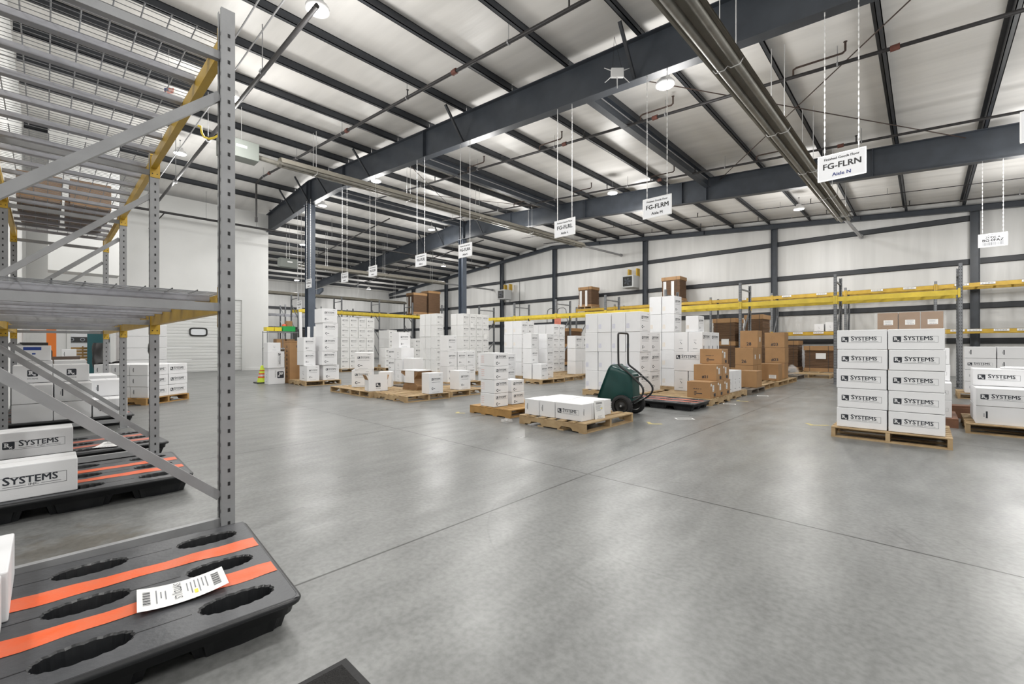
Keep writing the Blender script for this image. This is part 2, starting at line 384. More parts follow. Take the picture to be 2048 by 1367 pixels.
# deep strut beams on the column lines of the middle bay
for x,wh in ((-5.14,'nearest the camera'),(-11.26,'second from the camera'),(-17.38,'under the ridge')):
    for bn,ya,yb in bays[1:2]:
        t=thing('strut_beam',f'deep dark strut beam between rafters in middle bay, {wh}','beam',(x,0,zp(x)-.33),0,'strut beams between the rafters')
        ya,yb=ya+.105,yb-.105; b=MB(); b.box(-.006,.006,ya,yb,.012,.318); b.box(-.08,.08,ya,yb,0,.012); b.box(-.08,.08,ya,yb,.312,.325)
        b.build('beam_web',M['steel'],t)
        b=MB(); b.tube([(.10,ya+.3,.16),(.10,yb-.3,.16)],.014,6); b.build('conduit',M['pipegrey'],t)
def depth(X):
    if X>-15: return .74
    if X>XR: return .74+(-15-X)/2.5*.2
    return .94-(XR-X)/4.5*.12
def rafter(Y,xs,label,dfn,fw=.2,stiff=(),braces=(),cut=None):
    t=thing('steel_rafter',label,'beam',(0,Y,0))
    b=MB()
    top=[(x,zp(x)-.005) for x in xs]; bot=[(x,zp(x)-dfn(x)) for x in xs]
    n=len(xs)
    for i in range(n-1):
        b.add([(top[i][0],s,top[i][1]) for s in (-.006,.006)]+[(top[i+1][0],s,top[i+1][1]) for s in (-.006,.006)]+
              [(bot[i][0],s,bot[i][1]) for s in (-.006,.006)]+[(bot[i+1][0],s,bot[i+1][1]) for s in (-.006,.006)],
              [(0,2,6,4),(1,5,7,3)])
    b.build('rafter_web',M['steel'],t)
    for nm,L,dz in (('top_flange',top,-.016),('bottom_flange',bot,.016)):
        b=MB()
        for i in range(n-1):
            (xa,za),(xb,zb)=L[i],L[i+1]
            z0,z1=min(0,dz),max(0,dz)
            vs=[(xa,-fw/2,za+z0),(xa,fw/2,za+z0),(xa,fw/2,za+z1),(xa,-fw/2,za+z1),(xb,-fw/2,zb+z0),(xb,fw/2,zb+z0),(xb,fw/2,zb+z1),(xb,-fw/2,zb+z1)]
            b.add(vs,[(0,1,2,3),(7,6,5,4),(0,4,5,1),(1,5,6,2),(2,6,7,3),(3,7,4,0)])
        b.build(nm,M['steel'],t)
    for x in stiff:
        b=MB(); b.box(x-.008,x+.008,-fw/2+.005,fw/2-.005,zp(x)-dfn(x)+.014,zp(x)-.02); b.build('stiffener_plate',M['steel'],t)
    for x,sy in braces:
        b=MB(); b.beam((x-.02,sy*.62,zp(x)-.005),(x-.05,sy*.05,zp(x)-dfn(x)+.05),.05,.05); b.build('flange_brace',M['purlin'],t)
    return t
rafter(Y1,[9,0,-6,-12,-15,XR,WL+.01],'nearest big dark tapered rafter above the hanging aisle signs',depth,
       stiff=(-9.9,-14.6,-17.35,-17.65),braces=((-3.61-.03,-1),(-8.2-.03,-1),(-12.79,-1),(-17.38,-1),(-15.85,-1),(-18.97,-1)))
rafter(Y2,[9,0,-6,-12,-15,XR,-20,-26,-32,-37.2],'second big dark rafter, beyond the middle bay',depth,
       stiff=(-1.0,-5.2,-6.0,-9.9,-14.0,-17.35,-17.65,-21,-26),braces=((-19.0,-1),(-15.85,-1),(-20.5,-1)))
rafter(Y3-.16,[9,0,-8,XR,-26,-37.2],'slim dark end wall rafter along the top of back wall',lambda X:.22,fw=.16,
       stiff=(-1.9,-8,-14))
# columns
def column(x,y,z,label,bw=.22,m='colblue'):
    t=thing('steel_column',label,'column',(x,y,0))
    b=MB(); h=bw/2
    b.box(-h-.03,-h-.016,-h,h,.02,z); b.box(h+.016,h+.03,-h,h,.02,z); b.box(-h-.016,h+.016,-.006,.006,.02,z)
    b.build('column_shaft',M[m],t)
    b=MB(); b.box(-h-.06,h+.06,-h-.08,h+.08,0,.02); b.build('base_plate',M[m],t)
    b=MB(); b.box(-h-.03,h+.03,-h-.06,h+.06,z,z+.02); b.build('cap_plate',M[m],t)
    return t
column(XR,Y1,zp(XR)-depth(XR)-.025,'slate blue interior column rising behind white cartons at left',.27)
column(XR,Y2,zp(XR)-depth(XR)-.025,'slate blue interior column farther back, beside brown bundles on the rack',.27)
t=column(-36.9,Y2,5.0,'slate blue column with knee against the far side wall',.3)
b=MB(); b.prism([(-.15,4.6),(.15,4.6),(2.6,5.35),(2.6,5.6),(-.15,5.5)],lambda u,v,s:(u,-.08+.16*s,v)); b.build('knee',M['colblue'],t)
EC=[(1.28,'directly left of the small zone sign'),(-4.93,'between the tube heater and the big bundle'),(-11.12,'beside the larger unit heater'),(-17.35,'carrying the roof ridge'),(-22.1,'beside the smaller unit heater'),(-28.5,'left of the ridge, behind the bundles'),(-33.2,'last before the far corner')]
for x,l in EC:
    column(x,Y3-.16,zp(x)-.25,f'dark end wall column {l}',.18,'steel')
for z,l,x0,x1 in ((5.64,'top',-37.3,1.2),(4.09,'second from top',-37.3,9),(2.52,'third from top',-37.3,9),(1.28,'lowest',-37.3,9)):
    b=MB(); b.box(x0,x1,Y3-.06,Y3-.05,z-.1,z+.1); b.box(x0,x1,Y3-.06,Y3-.005,z+.088,z+.1); b.box(x0,x1,Y3-.06,Y3-.005,z-.1,z-.088)
    o=b.build('wall_girt',M['purlin']); tag(o,f'long charcoal girt along the back wall, {l} of four','beam','girts of the back wall')
for z,l in ((4.1,'upper'),(2.5,'lower')):
    b=MB(); b.box(-37.39,-37.3,7.2,22.3,z-.1,z+.1); o=b.build('wall_girt',M['purlin']); tag(o,f'charcoal girt on the far side wall, {l} one','beam','girts of the far side wall')
# rod bracing
def rod(a,bb,l):
    b=MB(); b.tube([a,bb],.011,5); tag(b.build('brace_rod',M['rust']),l,'brace rod','roof bracing rods')
rod((.9,Y1,zp(.9)-.1),(-4.8,Y2,zp(-4.8)-.1),'thin rod brace crossing behind aisle N sign, rising to the right')
rod((-4.8,Y1,zp(-4.8)-.12),(.7,Y2,zp(.7)-.12),'thin rod brace crossing behind aisle N sign, falling to the right')
rod((-11.5,Y1,zp(-11.5)-.1),(-17.2,Y2,zp(-17.2)-.1),'thin rod brace near the ridge, running left going back')
rod((-17.2,Y1,zp(-17.2)-.12),(-11.5,Y2,zp(-11.5)-.12),'thin rod brace near the ridge, running right going back')
# ---------------------------------------------------------------- sprinkler pipes
def sprinkler(Y,x0,x1,dz,label,r=.03,arms=(),heads=(),hang=None,fit=()):
    t=thing('sprinkler_pipe',label,'pipe',(0,Y,0))
    xs=[x0]+([XR] if x0<XR<x1 else [])+[x1]
    b=MB(); b.tube([(x,0,zp(x)-dz) for x in xs],r,8); b.build('pipe_run',M['pipe'],t)
    x=x0+.8
    while x<x1-.3:
        b=MB(); b.tube([(x,0,zp(x)-dz),(x,0,zp(x)+.02)],.006,5); b.tube([(x-.012,0,zp(x)-dz),(x+.012,0,zp(x)-dz)],r+.012,8); b.build('hanger',M['pipegrey'],t); x+=3.06
    for x in arms:
        z=zp(x)-dz; b=MB(); b.tube([(x,0,z),(x,0,z+.13),(x+.05,0,z+.15),(x+.72,0,z+.11),(x+.76,0,z+.14),(x+.76,0,z+.27)],.018,7); b.lathe([(.0,0),(.03,.005),(.03,.012),(0,.015)],(x+.76,0,z+.28),10); b.build('sprinkler_arm',M['rust'],t)
    for x in heads:
        z=zp(x)-dz; b=MB(); b.tube([(x,0,z),(x,0,z+.16)],.014,6); b.lathe([(0,0),(.03,.004),(.03,.01),(0,.014)],(x,0,z+.16),10); b.build('sprinkler_head',M['pipe'],t)
    for x in fit:
        z=zp(x)-dz; b=MB(); b.tube([(x-.06,0,z),(x+.06,0,z+.0)],r+.018,8); b.build('coupling',M['redfit'],t)
    return t
p=sprinkler(5.4,-18.2,-2.4,.3,'dark sprinkler pipe crossing the purlins left of the nearest rafter',.034,heads=(-3.9,-8.2,-13.5),fit=(-6.6,-11,-16.8))
b=MB(); zz=zp(-18.2)-.3; b.tube([(-18.2,0,zz),(-18.2,0,5.75)],.034,8); b.tube([(-18.2,0,5.9),(-18.2,0,5.72)],.05,8); b.build('drop_pipe',M['pipe'],p)
sprinkler(9.35,-17.2,3.5,.3,'dark sprinkler pipe with raised arms in middle bay, nearer one',.032,arms=(-1.75,-4.75,-7.75,-10.75),heads=(-6.3,-9.2,-12.5),fit=(-.35,-4.4,-6.9))
sprinkler(13.3,-17.2,3.5,.3,'dark sprinkler pipe with raised arms just before second rafter',.03,arms=(-3.35,-6.4,-9.4,-12.4),heads=(-1.2,-5,-8),fit=(-1.5,-6.1))
sprinkler(18.9,-17,2.8,.18,'thin pale pipe in the end wall bay',.012,heads=(-3,-7,-11))
sprinkler(20.9,-17,2.8,.16,'thin dark pipe close to the back wall',.022,heads=(-.4,-2.8,-5.2,-7.6,-10,-12.4))
sprinkler(11.0,-30,-18.2,.45,'dark sprinkler pipe left of the ridge, beyond the partition corner',.03,heads=(-20,-23,-26))
sprinkler(17.0,-34,-18.2,.4,'dark sprinkler pipe left of the ridge, farthest back',.03,heads=(-20,-23,-26,-29))
# long pipe along the partition, going back through all bays
t=thing('sprinkler_main','dark water main running back along the white partition','pipe',(0,0,0))
b=MB(); b.tube([(-20.9,1.6,6.12),(-20.9,7.2,6.16),(-20.9,20,6.2)],.045,8); b.build('pipe_run',M['pipe'],t)
for y in (2.6,4.4,6.2,9.5,12.5,15.5,18.5):
    b=MB(); b.tube([(-20.9,y,6.15),(-20.9,y,zp(-20.9)+.0)],.008,5); b.build('hanger',M['pipegrey'],t)
b=MB(); b.tube([(-20.9,3.1,6.14),(-21.6,2.75,5.6)],.02,6); b.lathe([(0,0),(.05,0),(.05,.03),(0,.03)],(-21.6,2.75,5.57),8); b.build('side_branch',M['pipe'],t)
# slim conduit running down the left bay, with strut
t=thing('conduit_rack','slanting pair of thin conduits with dark pipe by the top of first upright','conduit')
b=MB(); b.tube([(-6.3,2.65,5.95),(-19.5,2.65,6.05)],.038,8); b.build('dark_pipe',M['pipe'],t)
for yy,z in ((2.42,6.22),(2.2,6.3)):
    b=MB(); b.tube([(-5.6,yy,z),(-19.5,yy,z+.1)],.013,6); b.build('conduit',M['pipegrey'],t)
for x in (-8.6,-12.4,-16.2):
    b=MB(); b.tube([(x,2.65,6),(x,2.65,zp(x))],.009,5); b.tube([(x-.02,2.65,5.985),(x+.02,2.65,5.985)],.055,8); b.build('hanger',M['pipegrey'],t)
b=MB(); U=Vector((math.cos(CA),math.sin(CA),0)); c0=Vector((-10.7,2.3,5.42))
b.tube([c0+U*q+Vector((0,0,w)) for q,w in ((-.22,.2),(-.16,.18),(-.15,.06),(-.1,-.03),(0,-.07),(.1,-.05),(.19,.0),(.22,.1),(.22,.3),(.2,1.0))],.022,7)
tag(b.build('yellow_cord',M['yellowpale']),'yellow cord looping under the roof behind first rack upright','cord')
# ---------------------------------------------------------------- lamps
LAMPS=[(-6.81,2.87,'nearest the camera at top of photo, first row'),(-11.24,2.88,'second in first row, beside the first upright'),(-16.81,2.86,'third in first row, left of the upright'),
 (-3.57,8.01,'in front of nearest rafter, right of centre'),(-13.92,7.89,'under nearest rafter, left of centre'),(-18.57,8.04,'beside the nearer interior column'),
 (-7.84,13.39,'against the second rafter, above aisle M sign'),(-18.41,13.55,'by the farther interior column'),(-24.53,9.56,'just past the partition corner'),
 (-3.3,18.55,'in the end wall bay, right side'),(-24.25,18.86,'in the end wall bay, left side'),(-33.5,12.6,'far left, above the shelving'),(-34.0,18.6,'farthest, near the far corner')]
EXTRA=[(-1.6,2.87),(2.6,2.87),(1.8,8.0),(-8.8,8.0),(2.0,13.4),(-13.2,13.4),(2.0,18.6),(-9.5,18.6),(-16.5,18.7),(-2.2,-2.4),(2.8,-2.4)]  # further lights of the lamp grid, without fixtures, added for illumination
b=MB(); b.lathe([(0,.0),(.155,0)],n=24,smooth=False); lens_me=b.mesh('led_lens',[M['lamp']])
b=MB(); b.lathe([(.156,-.012),(.17,-.012),(.175,.03),(.15,.07),(.09,.10),(.085,.17),(.04,.19),(0,.19)],n=24); b.lathe([(0,.001),(.156,.001),(.156,-.012)],n=24); hous_me=b.mesh('lamp_housing',[M['lampbody']])
b=MB(); b.tube([(0,0,.18),(0,0,.42)],.006,5); b.lathe([(.025,.40),(.025,.42)],n=8); hook_me=b.mesh('hanging_rod',[M['pipegrey']])
LAMP_W,UP_W=54,93
def lamp(x,y,label):
    z=zp(x)-.42
    if label:
        t=thing('high_bay_lamp',f'glowing round high bay lamp {label}','lamp',(x,y,z),0,'high bay lamps')
        link_copy(hous_me,'lamp_housing',t); link_copy(hook_me,'hanging_rod',t); l=link_copy(lens_me,'led_lens',t,(0,0,-.004))
    li=bpy.data.lights.new('lamp_light','AREA'); li.shape='DISK'; li.size=.34; li.energy=LAMP_W; li.color=(1,.985,.955)
    lo=bpy.data.objects.new('lamp_light',li); COL.objects.link(lo); lo.location=(x,y,z-.03)
    pi=bpy.data.lights.new('ceiling_fill','POINT'); pi.shadow_soft_size=.4; pi.energy=UP_W; pi.color=(1,.985,.955)  # unseen point light added below the lamp to brighten the ceiling
    po=bpy.data.objects.new('ceiling_fill',pi); COL.objects.link(po); po.location=(x,y,z-1.05)
for x,y,l in LAMPS: lamp(x,y,l)
for x,y in EXTRA: lamp(x,y,None)
li=bpy.data.lights.new('room_fill','AREA'); li.shape='RECTANGLE'; li.size=1.2; li.size_y=.3; li.energy=60  # unseen light added to brighten the room beyond the opening
lo=bpy.data.objects.new('room_fill',li); COL.objects.link(lo); lo.location=(WL-2.0,1.0,3.25)
b=MB(); b.box(-.62,.62,-.17,.17,0,.05); t=thing('added_ceiling_light','added unseen white box light on the ceiling of room beyond the opening','lamp',(WL-2.0,1.0,3.255)); b.build('light_body',M['lampbody'],t)  # fixture body added out of view for the inner room fill
# ---------------------------------------------------------------- tube heaters
def heater(x,pts,flue,label,burner=None,r=.05):
    """pts: start/end (y,z) of the reflector; flue: (y,z) of the end at the wall"""
    (ya,za),(yb,zb)=pts
    t=thing('tube_heater',label,'heater',(x,0,0))
    b=MB(); prof=[(-.21,-.02),(-.19,.0),(-.12,.13),(-.04,.15),(.04,.15),(.12,.13),(.19,0),(.21,-.02)]
    n=len(prof); vs=[(u,ya,za+v+.02) for u,v in prof]+[(u,yb,zb+v+.02) for u,v in prof]+[(u*.97,ya,za+v+.012) for u,v in prof]+[(u*.97,yb,zb+v+.012) for u,v in prof]
    b.add(vs,[(i,i+1,n+i+1,n+i) for i in range(n-1)]+[(2*n+i,3*n+i,3*n+i+1,2*n+i+1) for i in range(n-1)])
    b.build('reflector',M['heater'],t)
    for s in (-1,1):
        b=MB(); b.tube([(s*.095,ya-.05,za),(s*.095,yb+.05,zb)],r,12); b.build('heater_tube',M['heatertube'],t)
    L=yb-ya; k=max(2,int(L/3))
    for i in range(k+1):
        f=(i+.3)/(k+.6); y=ya+L*f; z=za+(zb-za)*f
        b=MB(); b.tube([(-.2,y,z+.03),(-.15,y,z-.055),(-.04,y,z-.06),(0,y,z-.02),(.04,y,z-.06),(.15,y,z-.055),(.2,y,z+.03)],.007,5); b.build('wire_cradle',M['chain'],t)
        b=MB(); b.tube([(-.1,y,z+.16),(-.1,y,zp(x-.1)+.01)],.007,5); b.tube([(.1,y,z+.16),(.1,y,zp(x+.1)+.01)],.007,5); b.build('hanger_chain',M['chain'],t)
    if flue:
        b=MB(); b.tube([(0,yb,zb+.03),(0,yb+.3,zb+.05),(0,flue[0],flue[1])],.055,10); b.tube([(0,flue[0]-.12,flue[1]),(0,flue[0],flue[1])],.085,10); b.build('flue_pipe',M['pipegrey'],t)
    if burner:
        b=MB(); b.chbox(-.2,.2,burner-.45,burner+.4,za-.16,za+.28,.01); bo=b.build('burner_box',M['burner'],t)
        b=MB(); b.box(.201,.204,burner-.12,burner+.12,za+.08,za+.14); b.build('rating_plate',M['paper'],bo)
        b=MB(); b.tube([(0,burner+.38,za+.02),(0,ya+.05,za)],.06,10); b.build('burner_tube',M['heatertube'],t)
        for s in (-.1,.05):
            b=MB(); b.tube([(0,burner+s,za+.28),(0,burner+s,zp(x))],.006,5); b.build('hanger_chain',M['chain'],t)
    return t
heater(-1.87,[(2.6,4.66),(17.6,5.14)],(22.5,5.47),'big tube heater crossing the upper right of the photo')
heater(-12.6,[(4.3,5.97),(18.6,6.1)],(22.5,6.24),'long tube heater left of centre with grey burner box',3.35)
heater(-23.1,[(9.2,5.13),(18,5.15)],(22.5,5.17),'distant tube heater with burner box past the partition corner',8.3)
heater(-30,[(8.6,4.39),(19.5,4.4)],(22.5,4.4),'farthest tube heater, low over the far racks')
# unit heaters on end wall
def unit_heater(x,z,label,s=1.0):
    t=thing('unit_heater',label,'heater',(x,Y3-.62,z))
    b=MB(); b.chbox(-.34*s,.34*s,-.36*s,.34*s,-.33*s,.33*s,.012); b.build('casing',M['heatunit'],t)
    b=MB(); b.box(-.27*s,.27*s,-.37*s,-.365*s,-.26*s,.26*s); 
    g=b.build('fan_opening',M['black'],t)
    b=MB()
    for k in range(5):
        a=2*PI*k/5; b.beam((.03*math.cos(a),-.374*s,.03*math.sin(a)),(.2*s*math.cos(a),-.374*s,.2*s*math.sin(a)),.01,.09*s,0,(math.sin(a),0,-math.cos(a)))
    b.lathe([(0,-.38*s),(.05*s,-.38*s),(.05*s,-.372*s)],axis='y',n=12); b.build('fan',M['steel'],t)
    for sx in (-.25,.25):
        b=MB(); b.box(sx*s-.04,sx*s+.04,.2*s,.5,.33*s,.75*s) ; b.build('mounting_bracket',M['yellow'],t)
    return t
unit_heater(-11.75,4.58,'larger grey unit heater with dark fan high on back wall',1.0)
unit_heater(-21.4,4.64,'smaller looking grey unit heater farther left on back wall',1.0)
b=MB(); b.tube([(-20.3,Y3-.25,.01),(-20.3,Y3-.25,5.5),(-21.6,Y3-.25,5.6)],.02,6); tag(b.build('gas_pipe',M['black']),'thin black gas pipe bending above the farther unit heater','pipe')
# ================================================================ PALLETS AND CARTONS
def pallet(label,X0,Y0,dx,dy,along='x',m='wood',h=.128,rot=0,notch=True,solid=False,mesh_only=False):
    """timber pallet; near corner (max x, min y) at X0,Y0; stringers run along x or y"""
    t=thing('wooden_pallet',label,'pallet',(X0,Y0,0),rot)
    L,W=(dx,dy) if along=='x' else (dy,dx)
    def P(a,bb,c): return (-a,bb,c) if along=='x' else (-bb,a,c)     # a along the stringers, bb across
    tb=.018; z0,z1=.016,h-tb
    for k in range(3):
        c=.022+(W-.044)*k/2
        if notch:
            poly=[(0,z0)]
            for cc in (L*.27,L*.73):
                w=.11; poly+=[(cc-w,z0),(cc-w+.03,z0+.038),(cc+w-.03,z0+.038),(cc+w,z0)]
            poly+=[(L,z0),(L,z1),(0,z1)]
        else: poly=[(0,z0),(L,z0),(L,z1),(0,z1)]
        b=MB(); b.prism(poly,lambda u,v,s:P(u,c-.02+.04*s,v)); b.build('stringer',M[m],t)
    b=MB(); n=7; rnd=random.Random(int(X0*1000+Y0*77))
    for k in range(n):
        w=.125 if k in (0,n-1) else .095
        a=(w/2)+(L-w)*k/(n-1)+(0 if k in(0,n-1) else rnd.uniform(-.008,.008))
        p0=P(a-w/2,0,z1); p1=P(a+w/2,W,h-rnd.uniform(0,.003))
        b.chbox(min(p0[0],p1[0]),max(p0[0],p1[0]),min(p0[1],p1[1]),max(p0[1],p1[1]),p0[2]+.001,p1[2],.002)
    b.build('top_boards',M[m],t)
    b=MB()
    for k in range(4):
        w=.1; a=(w/2)+(L-w)*k/3
        p0=P(a-w/2,0,0); p1=P(a+w/2,W,z0-.001)
        b.box(min(p0[0],p1[0]),max(p0[0],p1[0]),min(p0[1],p1[1]),max(p0[1],p1[1]),0,p1[2])
    b.build('bottom_boards',M[m],t)
    return t
# ---- printing on carton faces: o lower-left corner of the face, u reading direction, v up, w,h size, n outward normal
def rx_square(b,o,u,v,x,y,s,ink=1,pap=0):
    """dark rounded square with a white serif R and small x"""
    pts=[]; r=.12*s
    for cx_,cy_,a0 in ((x+s-r,y+r,-90),(x+s-r,y+s*.92-r,0),(x+r,y+s*.92-r,90),(x+r,y+r,180)):
        for q in range(4):
            a=rad(a0+q*30); pts.append((cx_+r*math.cos(a),cy_+r*math.sin(a)))
    b.add([o+u*p+v*q for p,q in pts],[tuple(range(len(pts)))],ink)
    n=u.cross(v); o2=o+n*.0006
    b.text('R',o2+u*(x+.14*s)+v*(y+.26*s),u,v,.72*s,pap,bold=.03)
    b.text('x',o2+u*(x+.55*s)+v*(y+.10*s),u,v,.52*s,pap,bold=.025)
    for xa,xb,yy in ((.10,.36,.26),(.10,.30,.745)):
        b.rect(o2,u,v,x+xa*s,x+xb*s,y+yy*s,y+(yy+.05)*s,pap)
def frame(b,o,u,v,x0,x1,y0,y1,t,mi):
    b.rect(o,u,v,x0,x1,y0,y0+t,mi); b.rect(o,u,v,x0,x1,y1-t,y1,mi); b.rect(o,u,v,x0,x0+t,y0,y1,mi); b.rect(o,u,v,x1-t,x1,y0,y1,mi)
def wordmark(b,o,u,v,x,y,w,ink=1,pap=0):
    """square mark plus framed SYSTEMS INC lettering, total width w"""
    s=.19*w
    rx_square(b,o,u,v,x,y,s,ink,pap)
    frame(b,o,u,v,x+.155*w,x+w,y-.02*w,y+.17*w,.0055*w,ink)
    tw=glyphs('S')[2]; tw2=glyphs('YSTEMS')[2]
    sz=.66*w/(tw*1.18+tw2*.98)
    o2=o+u.cross(v)*.0004
    b.text('S',o2+u*(x+.245*w)+v*(y+.055*w),u,v,sz*1.12,ink,bold=.018)
    b.text('YSTEMS',o2+u*(x+.245*w+tw*sz*1.18)+v*(y+.055*w),u,v,sz*.95,ink,bold=.02)
    b.text('INC',o2+u*(x+.60*w)+v*(y+.005*w),u,v,.055*w,ink,'c',1.35)
    b.rect(o2,u,v,x+.25*w,x+.51*w,y+.016*w,y+.022*w,ink); b.rect(o2,u,v,x+.69*w,x+.93*w,y+.016*w,y+.022*w,ink)
def draw(b,style,o,u,v,w,h):
    o=Vector(o);u=Vector(u);v=Vector(v); n=u.cross(v); o=o+n*.0008
    if style=='rx': wordmark(b,o,u,v,w*.09,h*.37,w*.80)
    elif style=='rxqr': wordmark(b,o,u,v,w*.08,h*.62,w*.80)
    elif style=='rxup':
        wordmark(b,o,u,v,w*.10,h*.66,w*.80); b.rect(o,u,v,w*.12,w*.22,h*.12,h*.30,2); b.rect(o,u,v,w*.72,w*.82,h*.12,h*.30,2)
    elif style=='tall':
        wordmark(b,o,u,v,w*.16,h*.64,w*.72)
        b.rect(o,u,v,w*.18,w*.80,h*.54,h*.555,2)
        C=[(w*.24+w*.07*math.cos(rad(a)),h*.25+w*.07*math.sin(rad(a))) for a in range(40,330,20)]
        C2=[(w*.24+w*.035*math.cos(rad(a)),h*.25+w*.035*math.sin(rad(a))) for a in range(40,330,20)]
        m=len(C); b.add([o+u*p+v*q for p,q in C+C2],[(i,i+1,m+i+1,m+i) for i in range(m-1)],1)
        b.rect(o,u,v,w*.29,w*.42,h*.235,h*.26,1); b.rect(o,u,v,w*.22,w*.72,h*.07,h*.082,2); b.rect(o,u,v,w*.70,w*.86,h*.88,h*.895,2)
    elif style=='low':
        wordmark(b,o,u,v,w*.14,h*.58,w*.80)
        C=[(w*.22+w*.075*math.cos(rad(a)),h*.22+w*.075*math.sin(rad(a))) for a in range(40,330,20)]
        C2=[(w*.22+w*.04*math.cos(rad(a)),h*.22+w*.04*math.sin(rad(a))) for a in range(40,330,20)]
        m=len(C); b.add([o+u*p+v*q for p,q in C+C2],[(i,i+1,m+i+1,m+i) for i in range(m-1)],1)
        b.rect(o,u,v,w*.27,w*.42,h*.20,h*.24,1)
    elif style=='slot':
        b.rect(o,u,v,w*.19,w*.225,h*.33,h*.72,1); b.rect(o,u,v,w*.15,w*.165,h*.4,h*.6,2)
    elif style in('stampblue','stampred','stamporange'):
        k={'stampblue':3,'stampred':4,'stamporange':5}[style]
        x0=.05 if style!='stampred' else .06; yy=(.18,.42) if style!='stampred' else (.25,.85)
        r=random.Random(3)
        for q in range(4):
            y=h*(yy[0]+(yy[1]-yy[0])*q/4)
            for c in range(4):
                a=w*(x0+.055*c+r.uniform(0,.015)); d=.03*h/.42; b.add([o+u*a+v*y,o+u*(a+.004)+v*y,o+u*(a+.012)+v*(y+d),o+u*(a+.008)+v*(y+d)],[(0,1,2,3)],k)
                b.rect(o,u,v,a,a+.02*w/.34,y+d*.4,y+d*.52,k)
    elif style=='rbig':
        s=min(.42*h,.3*w); rx_square(b,o,u,v,w/2-s/2,h*.36,s); b.text('SYSTEMS',o+u*(w/2)+v*(h*.2),u,v,.11*h,1,'c')
    elif style=='side':          # upright carton lying on its side: lettering runs downward
        u2=-v; v2=u; oo=o+v*h
        wordmark(b,oo,u2,v2,h*.10,w*.62,h*.78)
        b.rect(o,u,v,w*.28,w*.48,h*.70,h*.9,2) if False else None
    elif style=='sidebig':
        u2=-v; v2=u; oo=o+v*h; s=.42*h
        rx_square(b,oo,u2,v2,h*.22,w*.52,s); b.text('SYSTEMS',oo+u2*(h*.16)+v2*(w*.38),u2,v2,.11*h,1)
    elif style.startswith('num:'):
        b.text(style[4:],o+u*(w*.5)+v*(h*.13),u,v,h*.26,1,'c',bold=.03)
    elif style=='ship':
        [b.rect(o,u,v,w*(.27+.045*q),w*(.305+.045*q),h*.53,h*(.56+.02*(q%2)),1) for q in range(8) if q!=6]
        for q,(a,c) in enumerate(((.32,.42),(.30,.66),(.32,.40))): b.rect(o,u,v,w*a,w*c,h*(.34-.09*q),h*(.385-.09*q),1)
    elif style=='blue':
        b.rect(o,u,v,w*.22,w*.72,h*.68,h*.9,6); b.rect(o,u,v,w*.46,w*.56,h*.4,h*.5,6)
    elif style=='lid':
        b.rect(o,u,v,w*.40,w*.60,h*.58,h*.60,2); b.rect(o,u,v,w*.45,w*.50,h*.44,h*.50,2); b.rect(o,u,v,w*.52,w*.57,h*.38,h*.44,2); b.rect(o,u,v,w*.35,w*.65,h*.14,h*.16,2)
_C={}
INK=lambda m:[M[m],M['ink'],M['inksoft'],M['inkblue'],M['inkred'],M['inkorange'],M['bluebox'],M['seam'],M['tape']]
def carton_mesh(dx,dy,dz,front,side,m):
    k=(round(dx,3),round(dy,3),round(dz,3),front,side,m)
    if k in _C: return _C[k]
    b=MB(); b.chbox(-dx/2,dx/2,-dy/2,dy/2,0,dz,.006)
    o=Vector
    pap=0
    if front: draw(b,front,o((-dx/2,-dy/2,0)),(1,0,0),(0,0,1),dx,dz)
    if side: draw(b,side,o((dx/2,-dy/2,0)),(0,1,0),(0,0,1),dy,dz)
    # top flaps: seam with tape
    z=dz+.0006
    if dx>=dy:
        b.box(-dx/2+.006,dx/2-.006,-.0012,.0012,dz,z,7)
        if m!='white': b.box(-dx/2+.004,dx/2-.004,-.028,.028,dz,z-.0002,8)
    else:
        b.box(-.0012,.0012,-dy/2+.006,dy/2-.006,dz,z,7)
        if m!='white': b.box(-.028,.028,-dy/2+.004,dy/2-.004,dz,z-.0002,8)
    _C[k]=b.mesh('carton',INK(m)); return _C[k]
JIT=random.Random(11)
def carton(label,x,y,z,dx,dy,dz,front=None,side=None,m='white',rot=0,group=None,name='carton'):
    o=link_copy(carton_mesh(dx,dy,dz,front,side,m),name,None,(x,y,z),rot); return tag(o,label,'box',group)
def rowword(k,n):
    if n==1: return ''
    if k==n-1: return 'top row'
    if k==0: return 'bottom row'
    return {1:'second row down',2:'third row down',3:'fourth row down',4:'fifth row down'}[n-1-k]
